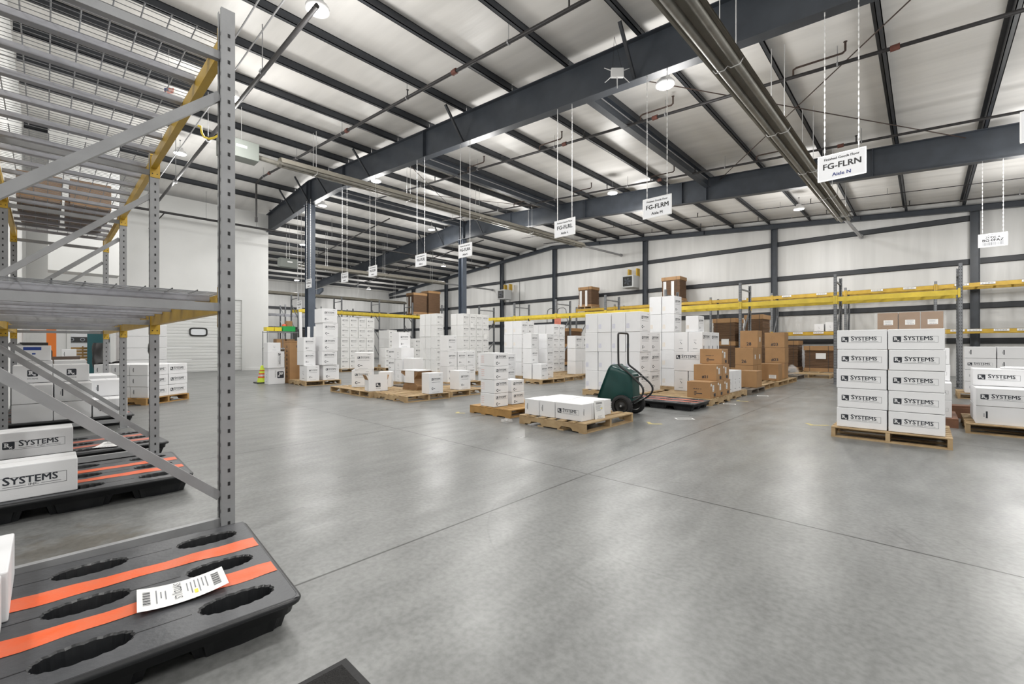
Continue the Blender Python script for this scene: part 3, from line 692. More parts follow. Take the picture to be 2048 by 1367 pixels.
def stack(desc,X0,Y0,zb,bd,n,front=None,side=None,m='white',hm=None,rot=0,fs=None,vis=None,left='left',right='right',jit=.0055):
    bx,by,bz=bd; nx,ny,nz=n; hm=hm or (lambda i,j:nz)
    ca,sa=math.cos(rot),math.sin(rot); out=[]
    col={'white':'white','whitewarm':'white','kraft':'brown','kraft2':'brown'}[m]
    for i in range(nx):
        for j in range(ny):
            H=hm(i,j)
            for k in range(H):
                shell=(i==0 or j==0 or (zb+H*bz<1.12 and max(k,0)>=0))
                if not shell or (vis and not vis(i,j,k)): continue
                lx=-(i+.5)*bx+JIT.uniform(-jit,jit); ly=(j+.5)*by+JIT.uniform(-jit,jit)
                f,s=(fs(i,j,k) if fs else (front,side))
                if i==0 and j==0: c='' if (nx==1 and ny==1) else 'at near corner'
                elif j==0: c=f'{ORD[i]} {left} of corner'
                elif i==0: c=f'{ORD[j]} {right} of corner'
                else: c=f'inside {ORD[i]} left {ORD[j]} back'
                lab=f'{col} carton {c}, {rowword(k,H)}, {desc}'.replace(' ,',',').replace(', ,',',').replace(',,',',')
                out.append(carton(lab,X0+lx*ca-ly*sa,Y0+lx*sa+ly*ca,zb+k*(bz+.0012),bx-2*jit-.002,by-2*jit-.002,bz-.003,f,s,m,rot+JIT.uniform(-.004,.004),'cartons '+desc))
    return out
def sticker(o,x,y,z,w,h,face='side',nm='shipping_label',lines=True):
    """white label on a carton face, child of the carton (local coordinates)"""
    b=MB(); u=Vector((0,1,0)) if face=='side' else Vector((1,0,0)); v=Vector((0,0,1)); n=u.cross(v); p=Vector((x,y,z))
    b.add([p+n*.0004,p+u*w+n*.0004,p+u*w+v*h+n*.0004,p+v*h+n*.0004,p+n*.0014,p+u*w+n*.0014,p+u*w+v*h+n*.0014,p+v*h+n*.0014],[(4,5,6,7),(0,1,5,4),(1,2,6,5),(2,3,7,6),(3,0,4,7)],0)
    if lines:
        q=p+n*.0017
        for k in range(4): b.rect(q,u,v,w*.12,w*(.85-.12*(k%2)),h*(.82-.13*k),h*(.86-.13*k),1)
        for k in range(9): b.rect(q,u,v,w*(.14+.08*k),w*(.17+.08*k+.02*(k%3)),h*.10,h*.24,1)
    s=b.build(nm,[M['paper'],M['inksoft']],o); s['label']='white shipping label'; return s
Z=.129
# ---- right-hand big stack
pallet('pale timber pallet under the tall printed white stack at right',.218,6.62,1.06,1.02,'y')
stack('in tall printed stack at right',.168,6.665,Z,(.482,.32,.2345),(2,3,5),'rx',None,vis=lambda i,j,k:True)
# ---- stack behind it with kraft cartons wrapped in film
pallet('pallet beneath brown wrapped cartons behind the tall printed stack',.24,9.55,1.0,1.1,'y')
bw=stack('in wrapped brown stack behind printed stack',.22,9.6,Z,(.272,.40,.305),(3,2,5),None,None,'kraft2',vis=lambda i,j,k:j==0)
for o in bw:
    if o.location.z>1.2: sticker(o,-.05,-.1925-.0,.10,.12,.08,'front')
b=MB()
for k in range(14):
    a=k/13
    b.add([(-.62+.86*a,9.575+.006*math.sin(k*2.1),.14),(-.62+.86*a,9.575+.006*math.sin(k*1.7),1.665)],[])
n=14; b.f=[]; b.m=[]; b.sm=[]
for k in range(13): b.f.append((2*k,2*k+2,2*k+3,2*k+1)); b.m.append(0); b.sm.append(True)
tag(b.build('stretch_film',M['film']),'clear stretch film around the brown cartons behind printed stack','film')
# ---- white stack right of it, on a reddish pallet
pallet('reddish weathered pallet poking out right of printed stack',.33,8.42,1.0,.98,'x','woodred')
stack('in half hidden stack at right',.27,8.47,Z,(.32,.44,.237),(3,2,4),'rx','slot',hm=lambda i,j:2 if j==0 else 4,vis=lambda i,j,k:i<2)
# ---- far right front pallet
pallet('timber pallet at right edge below the white cartons',1.63,8.05,1.25,1.15,'y')
stack('on pallet at right edge',1.43,8.10,Z,(.485,.44,.226),(2,2,3),None,None,hm=lambda i,j:2 if j==0 else 3,fs=lambda i,j,k:(('slot' if k==0 else 'rx'),None),left='left')
for k,(x,y,w,d,l) in enumerate(((.95,8.78,.42,.30,'left'),(1.25,8.72,.30,.26,'right'))):
    b=MB(); b.box(-w/2,w/2,-d/2,d/2,0,.012); b.box(-w/2+.03,w/2-.05,-d/2+.02,d/2-.01,.0125,.022); o=b.build('flattened_carton',M['white'],None,(x,y,Z+3*.2272+.001),.1*(k-.4)); tag(o,f'flattened white carton on top of right edge pallet stack, {l} one','cardboard')
pallet('pallet farther back at right edge under low white cartons',1.6,9.75,1.05,1.0,'y')
stack('in low row behind right edge pallet',1.55,9.8,Z,(.46,.42,.235),(2,1,2),'slot',None)
b=MB(); b.chbox(-.16,.16,-.14,.14,0,.16,.005); b.chbox(-.14,.14,-.12,.12,.16,.19,.004); tag(b.build('wooden_crate',M['woodred'],None,(.40,9.75,0),.3),'small reddish wooden crate between stacks at right','crate')
pallet('distant pallet at right edge under the four row white stack',1.6,13.15,1.1,1.0,'y')
stack('in distant stack at right edge',1.52,13.2,Z,(.46,.42,.24),(2,1,4),None,None,fs=lambda i,j,k:(('rx' if (k==2 and i==1) else 'slot'),None))
# ---- pallet nearest the green cart (G)
pallet('knotty timber pallet in front of green cart, low white cartons on it',-3.12,4.66,1.12,1.25,'x',h=.13)
g=1; Zg=.1315
carton('white printed carton facing the camera on the low pallet before green cart',-3.44,4.86,Zg,.43,.235,.222,'rx','slot')
carton('white carton right behind the printed one on the low pallet',-3.44,5.11,Zg,.43,.235,.222,None,None)
carton('white carton end with dark slot, second left on the low pallet',-3.80,4.975,Zg,.265,.465,.222,'slot',None)
carton('white carton end with dark slot, farthest left on the low pallet',-4.075,4.97,Zg,.262,.46,.222,'slot',None)
carton('white carton at back right of the low pallet before green cart',-3.52,5.42,Zg,.44,.34,.215,None,None)
carton('white carton at back left of the low pallet before green cart',-3.985,5.42,Zg,.44,.34,.215,None,None)
def paper(label,loc,rotz,w,h,tilt,curl=0.0,name='paper_sheet',text=None,yellow=True):
    b=MB(); nx,ny=6,10
    def P(a,c):
        return Vector((a*w,c*h,curl*((c-.5)**2)*2+.3*curl*a*c))
    vs=[P(i/nx,j/ny) for j in range(ny+1) for i in range(nx+1)]
    b.add(vs,[(j*(nx+1)+i,j*(nx+1)+i+1,(j+1)*(nx+1)+i+1,(j+1)*(nx+1)+i) for j in range(ny) for i in range(nx)],0,True)
    def R(a0,a1,c0,c1,mi):
        e=Vector((0,0,.0012)); m=4
        for q in range(m):
            d0,d1=c0+(c1-c0)*q/m,c0+(c1-c0)*(q+1)/m
            b.add([P(a0,d0)+e,P(a1,d0)+e,P(a1,d1)+e,P(a0,d1)+e],[(0,1,2,3)],mi)
    for q in range(16): R(.2+.038*q,.2+.038*q+.012+.012*(q%3==0),.84,.93,1)
    for q in range(16): R(.2+.038*q,.2+.038*q+.012+.012*(q%3==1),.06,.14,1)
    for q,(a,c) in enumerate(((.15,.7),(.15,.6),(.15,.8),(.15,.55),(.2,.75),(.2,.6))): R(a,c,.77-.045*q,.782-.045*q,2)
    for q,(a,c) in enumerate(((.3,.7),(.3,.6),(.2,.8))): R(a,c,.30-.05*q,.312-.05*q,2)
    if yellow: R(.62,.8,.62,.66,3)
    if text:
        e=.004; b.text(text,P(.12,.40)+Vector((0,0,.002+e)),(1,0,0),(0,1,0),.034,1)
    o=b.build(name,[M['paper'],M['ink'],M['inksoft'],M['yellowbin']]); o.rotation_mode='XYZ'; o.location=loc; o.rotation_euler=(tilt[0],tilt[1],rotz); return tag(o,label,'paper')
paper('white printed sheet hanging on the low pallet cartons beside cart wheel',(-3.196,5.02,.075),PI/2-.12,.21,.30,(PI/2-.10,0,0))
b=MB(); 
for k in range(7): b.lathe([(.0,.0),(.04,.01),(.03,.04),(0,.05)],(.05*math.sin(k*2),.045*math.cos(k*3),0),7)
tag(b.build('film_scrap',M['film'],None,(-4.45,4.6,0)),'crumpled clear film scrap on floor left of the low pallet','scrap')
# ---- F pallet with four high stack
pallet('orange toned pallet with solid front board, four small cartons high',-4.62,4.86,.92,1.15,'x','wood2',notch=False)
stack('in narrow column on orange toned pallet',-5.0,4.90,Z,(.335,.335,.217),(1,1,4),'stampred','low')
stack('in short pair right of narrow column',-5.02,5.33,Z,(.30,.32,.205),(1,1,2),None,'low')
# ---- row of pallets left of centre
pallet('timber pallet at front left of the centre row, printed carton on it',-9.5,4.74,1.02,1.0,'y')
pallet('narrow timber pallet in centre row under the open carton',-8.60,4.72,.88,1.05,'y')
pallet('empty notched pallet at the centre row corner nearest camera',-7.33,4.80,1.22,1.08,'x')
pallet('pallet second along the centre row, single white carton on it',-7.42,5.98,1.2,1.06,'x')
pallet('greyish pallet behind the open carton in the centre row',-8.7,6.0,1.1,1.1,'x','wooddark')
carton('white printed carton on front left pallet of the centre row',-9.93,5.28,Z,.46,.40,.405,'tall',None,rot=rad(54))
carton('white printed carton stacked on top of another, centre row left end',-9.91,5.31,Z+.407,.42,.40,.41,'tall',None,rot=rad(57))
carton('small white carton beside the stacked pair in centre row',-9.45,5.62,Z,.30,.3,.36,None,None,rot=rad(50))
carton('white carton alone at left end of the empty notched pallet',-7.44,5.50,Z,.26,.35,.425,None,'tall')
carton('white carton standing alone farther right in the centre row',-7.68,6.45,Z,.33,.33,.425,None,'tall')
# open carton with raised flaps
t=thing('open_carton','open white carton with raised flaps and dark square mark','box',(-8.78,4.98,Z),rad(76))
b=MB(); w,d,h=.42,.30,.24
for x0,x1,y0,y1 in ((-w/2,w/2,-d/2,-d/2+.006),(-w/2,w/2,d/2-.006,d/2),(-w/2,-w/2+.006,-d/2,d/2),(w/2-.006,w/2,-d/2,d/2)): b.box(x0,x1,y0,y1,0,h)
b.box(-w/2,w/2,-d/2,d/2,0,.006); draw(b,'rbig',(-w/2,-d/2,0),(1,0,0),(0,0,1),w,h); b.build('carton_body',INK('white'),t)
b=MB(); b.beam((-.0,-d/2+.003,h),(0,-d/2-.0,h+.12),w-.02,.005,0,(0,1,0)); b.build('front_flap',M['white'],t)
b=MB(); b.beam((-w/2+.003,0,h),(-w/2-.05,0,h+.11),d-.02,.005,0,(1,0,0)); b.build('side_flap',M['kraft'],t)
b=MB(); b.beam((w/2-.003,0,h),(w/2+.03,0,h+.10),d-.02,.005,0,(1,0,0)); b.build('side_flap',M['kraft'],t)
# bent pile of flattened cartons, waist in the middle
t=thing('folded_carton_pile','pile of half folded white cartons with brown inner sides','cardboard',(-8.35,5.75,Z),.1)
prof=[(-.26,0),(.22,0),(.26,.08),(.15,.16),(.13,.25),(.22,.33),(.27,.42),(-.30,.42),(-.33,.37),(-.16,.30),(-.14,.18),(-.24,.10)]
b=MB()
for k in range(14):
    z0,z1=.42*k/14,.42*(k+.86)/14
    def ex(z,s):
        P=[(-.26,0),(-.24,.10),(-.14,.18),(-.16,.30),(-.33,.37),(-.30,.42)] if s<0 else [(.22,0),(.26,.08),(.15,.16),(.13,.25),(.22,.33),(.27,.42)]
        for (a,za),(c,zc) in zip(P,P[1:]):
            if za<=z<=zc: return a+(c-a)*(z-za)/(zc-za)
        return P[-1][0]
    b.add([(ex(z0,-1),-.2,z0),(ex(z0,1),-.2,z0),(ex(z0,1),.2,z0),(ex(z0,-1),.2,z0),(ex(z1,-1),-.2,z1),(ex(z1,1),-.2,z1),(ex(z1,1),.2,z1),(ex(z1,-1),.2,z1)],
          [(0,3,2,1),(4,5,6,7),(0,1,5,4),(1,2,6,5),(2,3,7,6),(3,0,4,7)],0)
b.build('folded_sheets',M['kraft2'],t)
b=MB(); b.box(-.31,.28,-.21,.21,.421,.435); b.box(-.16,.14,-.208,-.202,.16,.42); b.build('white_faces',M['white'],t)
# middle group: low cartons with a taller one on top
pallet('timber pallet mostly hidden under the stepped white stack',-10.2,6.5,1.1,1.1,'x')
stack('in stepped stack behind centre row',-10.25,6.55,Z,(.33,.42,.305),(2,1,3),None,None,fs=lambda i,j,k:('low' if i==1 else 'lid',None))
carton('white printed carton crowning the stepped stack behind centre row',-10.62,6.78,Z+3*.3062+.001,.36,.36,.43,None,'tall')
stack('beside the stepped stack',-9.74,6.55,Z,(.40,.36,.325),(1,1,2),None,None)
# E rear trio and wrapped pallet loads in the second aisle row
pallet('timber pallet behind lone white cartons, three columns on it',-9.05,7.28,1.1,1.1,'x')
stack('in stepped trio behind the lone cartons',-9.28,7.36,Z,(.34,.335,.418),(1,3,3),None,'tall',hm=lambda i,j:3 if j==0 else 2)
pallet('timber pallet under the film wrapped white load, left part',-13.2,9.95,1.15,.62,'x')
stack('in left part of wrapped load',-13.28,10.0,Z,(.36,.34,.436),(3,1,5),None,'tall','whitewarm')
pallet('timber pallet under the film wrapped white load, right part',-12.45,10.6,1.15,1.4,'x')
stack('in right part of wrapped load',-12.54,10.66,Z,(.36,.335,.436),(2,4,5),None,'tall','whitewarm')
b=MB(); ny=10
pts=[(-14.33,1.95),(-14.2,1.75),(-13.9,1.35),(-13.55,1.05),(-13.26,.95),(-13.3,.60),(-13.42,.42),(-13.7,.55),(-13.95,.8),(-14.2,1.15),(-14.33,1.4)]
vs=[(x,9.985-.02*abs(math.sin(i*1.7)),z) for i,(x,z) in enumerate(pts)]; b.add(vs+[(-13.9,9.94,1.15)],[(i,(i+1)%len(pts),len(pts)) for i in range(len(pts))],0,True)
tag(b.build('stretch_film',M['film']),'torn clear film hanging off left face of the wrapped load','film')
b=MB(); b.box(0,.16,0,.003,0,.20); 
for k,(y,z) in enumerate(((10.85,2.3),(11.02,1.78),(11.72,1.35))):
    q=link_copy(b.mesh('paper_tag',[M['paper']]),'paper_tag',None,(-12.533,y,z),PI/2); tag(q,f'white paper tag on the wrapped load, {["top corner","upper middle","lower right"][k]}','paper')
# wrapped load behind the nearer column
pallet('timber pallet under the film wrapped load right of near column',-17.75,8.45,1.1,1.7,'x')
stack('in wrapped load right of near column',-17.85,8.5,Z,(.40,.385,.436),(2,4,5),None,'tall','whitewarm')
stack('in low pair beyond that wrapped load',-17.3,10.25,Z,(.40,.40,.436),(1,2,2),None,'tall','whitewarm')
pallet('timber pallet under the low pair beyond the wrapped load',-17.25,10.2,1.0,.9,'x')
b=MB(); b.box(-.2,.2,-.15,.15,0,.004); tag(b.build('paper_sheet',M['paper'],None,(-17.98,9.3,Z+5*.4372+.02),.3),'white sheet lying on top of the wrapped load near column','paper')
pallet('far timber pallet between the two wrapped loads',-14.45,9.85,1.0,.9,'x')
stack('on far pallet between the wrapped loads',-14.5,9.9,Z,(.42,.40,.44),(1,2,1),None,'tall')
pallet('far pallet under three row stack beneath the yellow beam',-17.6,12.0,1.1,1.0,'x')
stack('in three row stack beneath yellow beam',-17.7,12.05,Z,(.45,.45,.436),(2,2,3),'lid','tall','whitewarm')
pallet('far pallet under four row stack beneath the yellow beam',-19.2,11.6,1.1,1.0,'x')
stack('in four row stack beneath yellow beam',-19.3,11.65,Z,(.5,.45,.436),(2,1,4),None,'tall','whitewarm')
stack('beside green cart rear, distant pair',-9.6,9.02,0.001,(.31,.36,.435),(1,1,2),None,'low')
stack('in distant plain pair left of aisle stacks',-9.1,9.47,0.001,(.36,.37,.435),(1,1,2),None,'tall')
# ---- second aisle, right part (H)
pallet('timber pallet at the second aisle, stacks of three on it',-7.98,9.72,.72,1.12,'x')
carton('single white printed carton at the corner of second aisle pallet',-8.22,9.95,Z,.33,.32,.45,None,'tall')
stack('in left stack on second aisle pallet',-8.42,9.79,Z,(.35,.33,.447),(1,1,3),None,'tall')
stack('in right stack on second aisle pallet',-8.30,10.36,Z,(.34,.34,.447),(1,1,3),None,'tall')
pallet('timber pallet behind the second aisle stacks',-9.45,10.5,.9,.8,'x')
stack('in plain sided stack behind second aisle',-9.5,10.55,Z,(.40,.32,.446),(2,2,4),'stamporange','tall')
pallet('empty looking timber pallet along the second aisle',-8.15,10.98,1.2,1.1,'x')
pallet('timber pallet farther along the second aisle',-8.5,12.25,1.2,1.15,'x')
stack('in three row stack along second aisle',-8.7,12.42,Z,(.36,.45,.44),(1,2,3),None,'tall',fs=lambda i,j,k:(None,'tall' if k==2 else None))
pallet('far timber pallet behind second aisle stack of four rows',-10.0,12.95,1.25,.9,'x')
stack('in far stack past second aisle',-10.1,13.0,Z,(.37,.36,.446),(3,2,4),None,'tall')
# ---- big plain stack behind the cart (I)
pallet('timber pallet under the plain white wall of cartons behind cart',-4.22,8.36,1.45,1.08,'x')
stack('in plain white wall behind cart',-4.29,8.42,Z,(.338,.49,.424),(4,2,4),'stampblue','tall',hm=lambda i,j:4 if j==0 else 3)
# ---- J stack
pallet('timber pallet under the five row white stack',-4.3,10.25,.8,.8,'x')
stack('in five row white stack',-4.376,10.32,Z,(.318,.45,.436),(2,1,5),'stamporange','tall')
# ---- K stack
pallet('timber pallet in aisle beneath square printed stack',-2.90,9.5,1.25,1.27,'y')
stack('in bottom of square printed stack',-3.42,9.52,Z,(.31,.52,.43),(2,2,1),'lid','rxup')
carton('wide white printed carton in middle of square stack by brown boxes',-3.735,9.78,Z+.432,.62,.52,.42,'rxqr',None)
carton('white carton behind the wide printed one in square stack',-3.735,10.30,Z+.432,.62,.50,.42,None,'rxup')
stack('in upper row of square printed stack',-3.42,9.52,Z+.854,(.31,.52,.425),(2,2,1),'lid','rxup')
carton('single white carton on top of the square printed stack',-3.66,9.72,Z+1.281,.27,.34,.34,'stamporange','tall')
# ---- brown cartons
pallet('timber pallet under the brown numbered cartons',-2.86,8.38,1.25,1.09,'y')
def kraft_row(js,k,front,words):
    for q,j in enumerate(js):
        o=carton(f'brown carton {words[q]}, small pile beside black pallet',-2.90-.215-.03*k,8.44+(j+.5)*.385+.03*k,Z+k*.3062,.43,.375,.305,front if q==0 else None,None,'kraft')
        sticker(o,.2155,-.07,.12,.085,.12); sticker(o,.2155,-.165,.225,.05,.045,lines=False)
        b=MB(); b.rect(Vector((.2162,0,0)),Vector((0,1,0)),Vector((0,0,1)),.0,.10,.02,.08,0); b.build('handling_mark',M['ink'],o)
kraft_row((0,1,2),0,'ship',('at near corner of bottom row','second in bottom row','third in bottom row'))
kraft_row((1,2),1,'num:#21',('marked 21 in second row','behind the one marked 21'))
kraft_row((2,),2,'ship',('alone on top',))
stack('in short white row behind brown pile',-2.95,9.66,Z,(.28,.30,.452),(1,3,1),None,'lid')
pallet('dark weathered pallet under open topped brown carton',-2.84,10.85,1.1,1.15,'x','wooddark',h=.12)
carton('brown carton with pale lid edges on dark weathered pallet',-3.06,11.66,.1215,.37,.45,.39,None,None,'kraft')
pallet('timber pallet beneath brown cartons marked 26 and 28',-2.93,12.3,1.1,1.1,'x')
o=stack('in brown pile marked 26 and 28',-3.27,12.68,Z,(.45,.42,.462),(1,2,3),None,None,'kraft',hm=lambda i,j:2 if j==0 else 3,fs=lambda i,j,k:(('num:26' if j==0 and k==1 else 'num:28' if k==2 else None),None))
for q in o: sticker(q,.2215-.001,-.05,.16,.09,.12) if q.location.z>.3 else None
pallet('timber pallet with brown carton bearing a large white label',-2.88,13.55,1.1,1.1,'x')
o=carton('brown carton with large white label in front of tall brown column',-3.22,14.18,Z,.50,.45,.47,None,None,'kraft'); sticker(o,.02,-.226,.06,.18,.10,'front')
pallet('timber pallet under tall brown column marked 23',-2.88,14.78,1.1,1.1,'x')
stack('in tall brown column marked 23',-3.02,15.0,Z,(.54,.50,.458),(1,1,3),'num:#23',None,'kraft')
pallet('weathered empty pallet past the tall brown column',-3.0,16.65,1.05,1.1,'x','wooddark')
pallet('pale empty pallet at far end of the brown row',-2.3,18.0,1.25,1.35,'y')
b=MB()
for k in range(9): b.lathe([(0,0),(.12,.02),(.14,.1),(.05,.2),(0,.22)],(.22*math.sin(k*2.2),.2*math.cos(k*1.7),.02*k),8)
tag(b.build('plastic_wrap_heap',M['film'],None,(-3.3,16.9,.13)),'heap of crumpled clear plastic on the weathered empty pallet','plastic wrap')
# ================================================================ RACKS
def upright_mesh(H,holes,w=.076,d=.07,face=1,m=('rackgrey','rackdark'),pitch=.0762,hs=.011):
    """open C post: centre at 0,0; holes drawn as dark quads on +x and -x sides; open towards -y (face=1)"""
    b=MB(); t=.004; s=face
    b.box(-w/2,w/2,s*(d/2-t) if s>0 else -d/2,s*d/2 if s>0 else -d/2+t,.004,H)
    b.box(w/2-t,w/2,-d/2,d/2,.004,H); b.box(-w/2,-w/2+t,-d/2,d/2,.004,H)
    yl=-s*d/2
    b.box(w/2-.022,w/2-t,min(yl,yl+s*t),max(yl,yl+s*t),.004,H); b.box(-w/2+t,-w/2+.022,min(yl,yl+s*t),max(yl,yl+s*t),.004,H)
    n=int((H-.1)/pitch)
    for k in range(n):
        z=.09+k*pitch
        if holes:  # flat dark quads stand for the shade inside punched holes
            for X in (w/2+.0006,-w/2-.0006):
                b.add([(X,s*.004-hs*.6,z-hs),(X,s*.004+hs*.6,z-hs),(X,s*.004+hs*.6,z+hs),(X,s*.004-hs*.6,z+hs)],[(0,1,2,3)],1)
            Y=s*(d/2+.0006)
            for q in (-.018,.018): b.add([(q-.006,Y,z-hs),(q+.006,Y,z-hs),(q+.006,Y,z+hs),(q-.006,Y,z+hs)],[(0,1,2,3)],1)
            Y=-s*(d/2)-.0006*s
            for q in (-.028,.028): b.add([(q-.004,Y,z-hs),(q+.004,Y,z-hs),(q+.004,Y,z+hs),(q-.004,Y,z+hs)],[(0,1,2,3)],1)
    return b.mesh('upright_post',[M[m[0]],M[m[1]]])
def rack(name,label,xs,yf,depth,H,levels,s=1,mats=('rackgrey','yellow','chan','galv'),holes=True,deck_fn=None,bay_ok=None,wires=(.05,.11),braces=None,rotz=0,loc=None,bh=.09,Hs=None):
    """xs frame centre lines; front posts at yf facing s*y, rear posts at yf-s*depth; levels = heights of beam tops"""
    t=thing(name,label,'pallet rack',loc or (0,0,0),rotz)
    pf=upright_mesh(H,holes,face=s,m=(mats[0],'rackdark')); pr=upright_mesh(H,holes,face=-s,m=(mats[0],'rackdark'))
    yr=yf-s*depth
    bm=[M[mats[0]]]
    fb=MB(); fb.box(-.07,.07,-.06,.06,0,.004); fb.lathe([(0,.02),(.009,.02),(.009,.004)],(.052,.04,0),8); foot=fb.mesh('foot_plate',bm)
    for x in xs:
        for y,me in ((yf,pf),(yr,pr)):
            u=link_copy(me,'upright_post',t,(x,y,0)); link_copy(foot,'foot_plate',u)
        for za,zb in (braces or ((.10,.10),(.25,1.14),(1.34,1.34),(2.56,1.64),(2.79,2.79))):
            b=MB(); b.beam((x,yf-s*.036,za),(x,yr+s*.036,zb),.036,.046); b.build('frame_brace',bm,t)
    ins=.04
    for i in range(len(xs)-1):
        xa,xb=min(xs[i],xs[i+1]),max(xs[i],xs[i+1])
        for z in levels:
            if bay_ok and not bay_ok(i,z): continue
            for y,sg in ((yf,s),(yr,-s)):
                y0=y-sg*.01
                b=MB()
                b.box(xa+.045,xb-.045,min(y0-sg*.02,y0+sg*.025),max(y0-sg*.02,y0+sg*.025),z-bh,z-.025)
                b.box(xa+.045,xb-.045,min(y0,y0+sg*.025),max(y0,y0+sg*.025),z-.025,z)
                be=b.build('beam',M[mats[1]],t)
                for xe,dx in ((xa,1),(xb,-1)):
                    b=MB(); a0=xe+dx*.0395; a1=xe+dx*.0445
                    b.box(min(a0,a1),max(a0,a1),y-.036,y+.036,z-.2,z+.035)
                    b.box(min(xe+dx*.003,a1),max(xe+dx*.003,a1),min(y+sg*.0362,y+sg*.0402),max(y+sg*.0362,y+sg*.0402),z-.2,z+.035)
                    for zz in (z-.165,z-.03):
                        for yy in (-.018,.018): b.lathe([(0,0),(.0055,0)],(a1+dx*.0006,y+yy,zz),8,1,False,'x')
                    b.build('beam_connector',[M[mats[1]],M['rackdark']],be)
            # wire decks
            nd=2; L=(xb-xa-.09)/nd
            for q in range(nd):
                d0=xa+.045+q*L+.006; d1=d0+L-.012; y0,y1=min(yf,yr)+.014,max(yf,yr)-.014
                b=MB(); wx,wy=wires; r=.0033
                nxw=int((d1-d0)/wx)
                for k in range(nxw+1):
                    x=d0+(d1-d0)*k/nxw
                    b.tube([(x,y0-.02,z-.035),(x,y0-.018,z+.004),(x,y1+.018,z+.004),(x,y1+.02,z-.035)],r,4,0,False,False)
                nyw=max(3,int((y1-y0)/wy))
                for k in range(nyw+1):
                    y=y0+(y1-y0)*k/nyw; b.tube([(d0,y,z+.0095),(d1,y,z+.0095)],r*1.1,4,0,False,False)
                b.tube([(d0,y1+.022,z-.032),(d1,y1+.022,z-.032)],r,4,0,False,False)
                dk=b.build('wire_deck',M[mats[3]],t)
                for f in (.17,.5,.83):
                    x=d0+(d1-d0)*f; b=MB(); b.box(x-.028,x+.028,y0+.02,y1-.02,z-.003,z+.0005); b.box(x-.028,x-.025,y0+.02,y1-.02,z-.034,z-.003); b.box(x+.025,x+.028,y0+.02,y1-.02,z-.034,z-.003); b.box(x-.028,x+.028,y0+.02,y1-.02,z-.036,z-.033)
                    b.build('support_channel',M[mats[2]],dk)
    return t
LX_=[-2.975,-5.465,-7.955,-10.445]
rack('pallet_rack','grey and yellow pallet rack with wire decks filling left foreground',LX_,.725,1.065,3.06,(1.425,2.94),bh=.115)
FX=[.64-2.51*k for k in range(8)]
rack('pallet_rack','yellow beamed rack row with galvanized posts, standing before back wall',FX,15.5,1.07,3.15,(2.50,),s=-1,mats=('bluerack','yellowpale','yellowpale','galv'),bay_ok=lambda i,z:True,wires=(.1,.12),braces=((.15,.15),(.3,1.25),(1.25,2.3),(2.95,2.95)),bh=.13)
BX=[2.78-2.51*k for k in range(8)]
rk=rack('pallet_rack','two level yellow beamed rack row fixed along the back wall',BX,21.2,1.0,3.34,(1.66,3.2),s=-1,mats=('bluerack','yellow','yellow','galv'),wires=(.1,.12),braces=((.15,.15),(.3,1.3),(1.3,2.4),(3.15,3.15)),bh=.13)
for k,(x,z) in enumerate(((2.4,3.16),(1.5,3.16),(.9,3.16),(-.4,3.16),(-1.3,3.16),(-3.0,3.16),(-4.2,3.16),(-5.9,3.16),(2.3,1.62),(1.8,1.62),(1.2,1.62),(.8,1.62),(-3.1,1.62),(-3.8,1.62),(-4.4,1.62))):
    b=MB(); b.box(-.17,.17,0,.0015,-.035,.035)
    for q in range(8): b.box(-.13+.033*q,-.115+.033*q,-.001,0,-.02,.02,1)
    o=b.build('beam_label',[M['paper'],M['inksoft']],rk,(x,21.158,z)); o['label']='white beam label strip'
# left rack along y : build along local x, turned 90 degrees
rack('pallet_rack','yellow beamed rack row behind left cartons, carrying brown bundles',[0,2.65,5.3,7.95,10.6],.535,1.07,4.2,(3.28,),s=-1,mats=('bluerack','yellowpale','yellowpale','galv'),wires=(.1,.12),braces=((.2,.2),(.4,1.5),(1.5,2.6),(2.7,3.6),(3.9,3.9)),rotz=PI/2,loc=(-27+.535,10.25,0),bh=.17)
rack('pallet_rack','grey rack with thin frames by the far side wall',[0,2.6,5.2,7.8],.5,1.0,4.1,(2.2,3.4),s=-1,mats=('bluerack','chan','chan','galv'),wires=(.1,.12),braces=((.2,.2),(.4,1.6),(1.7,2.9),(3.2,3.9)),rotz=PI/2,loc=(-33.5,9.4,0),bh=.13)
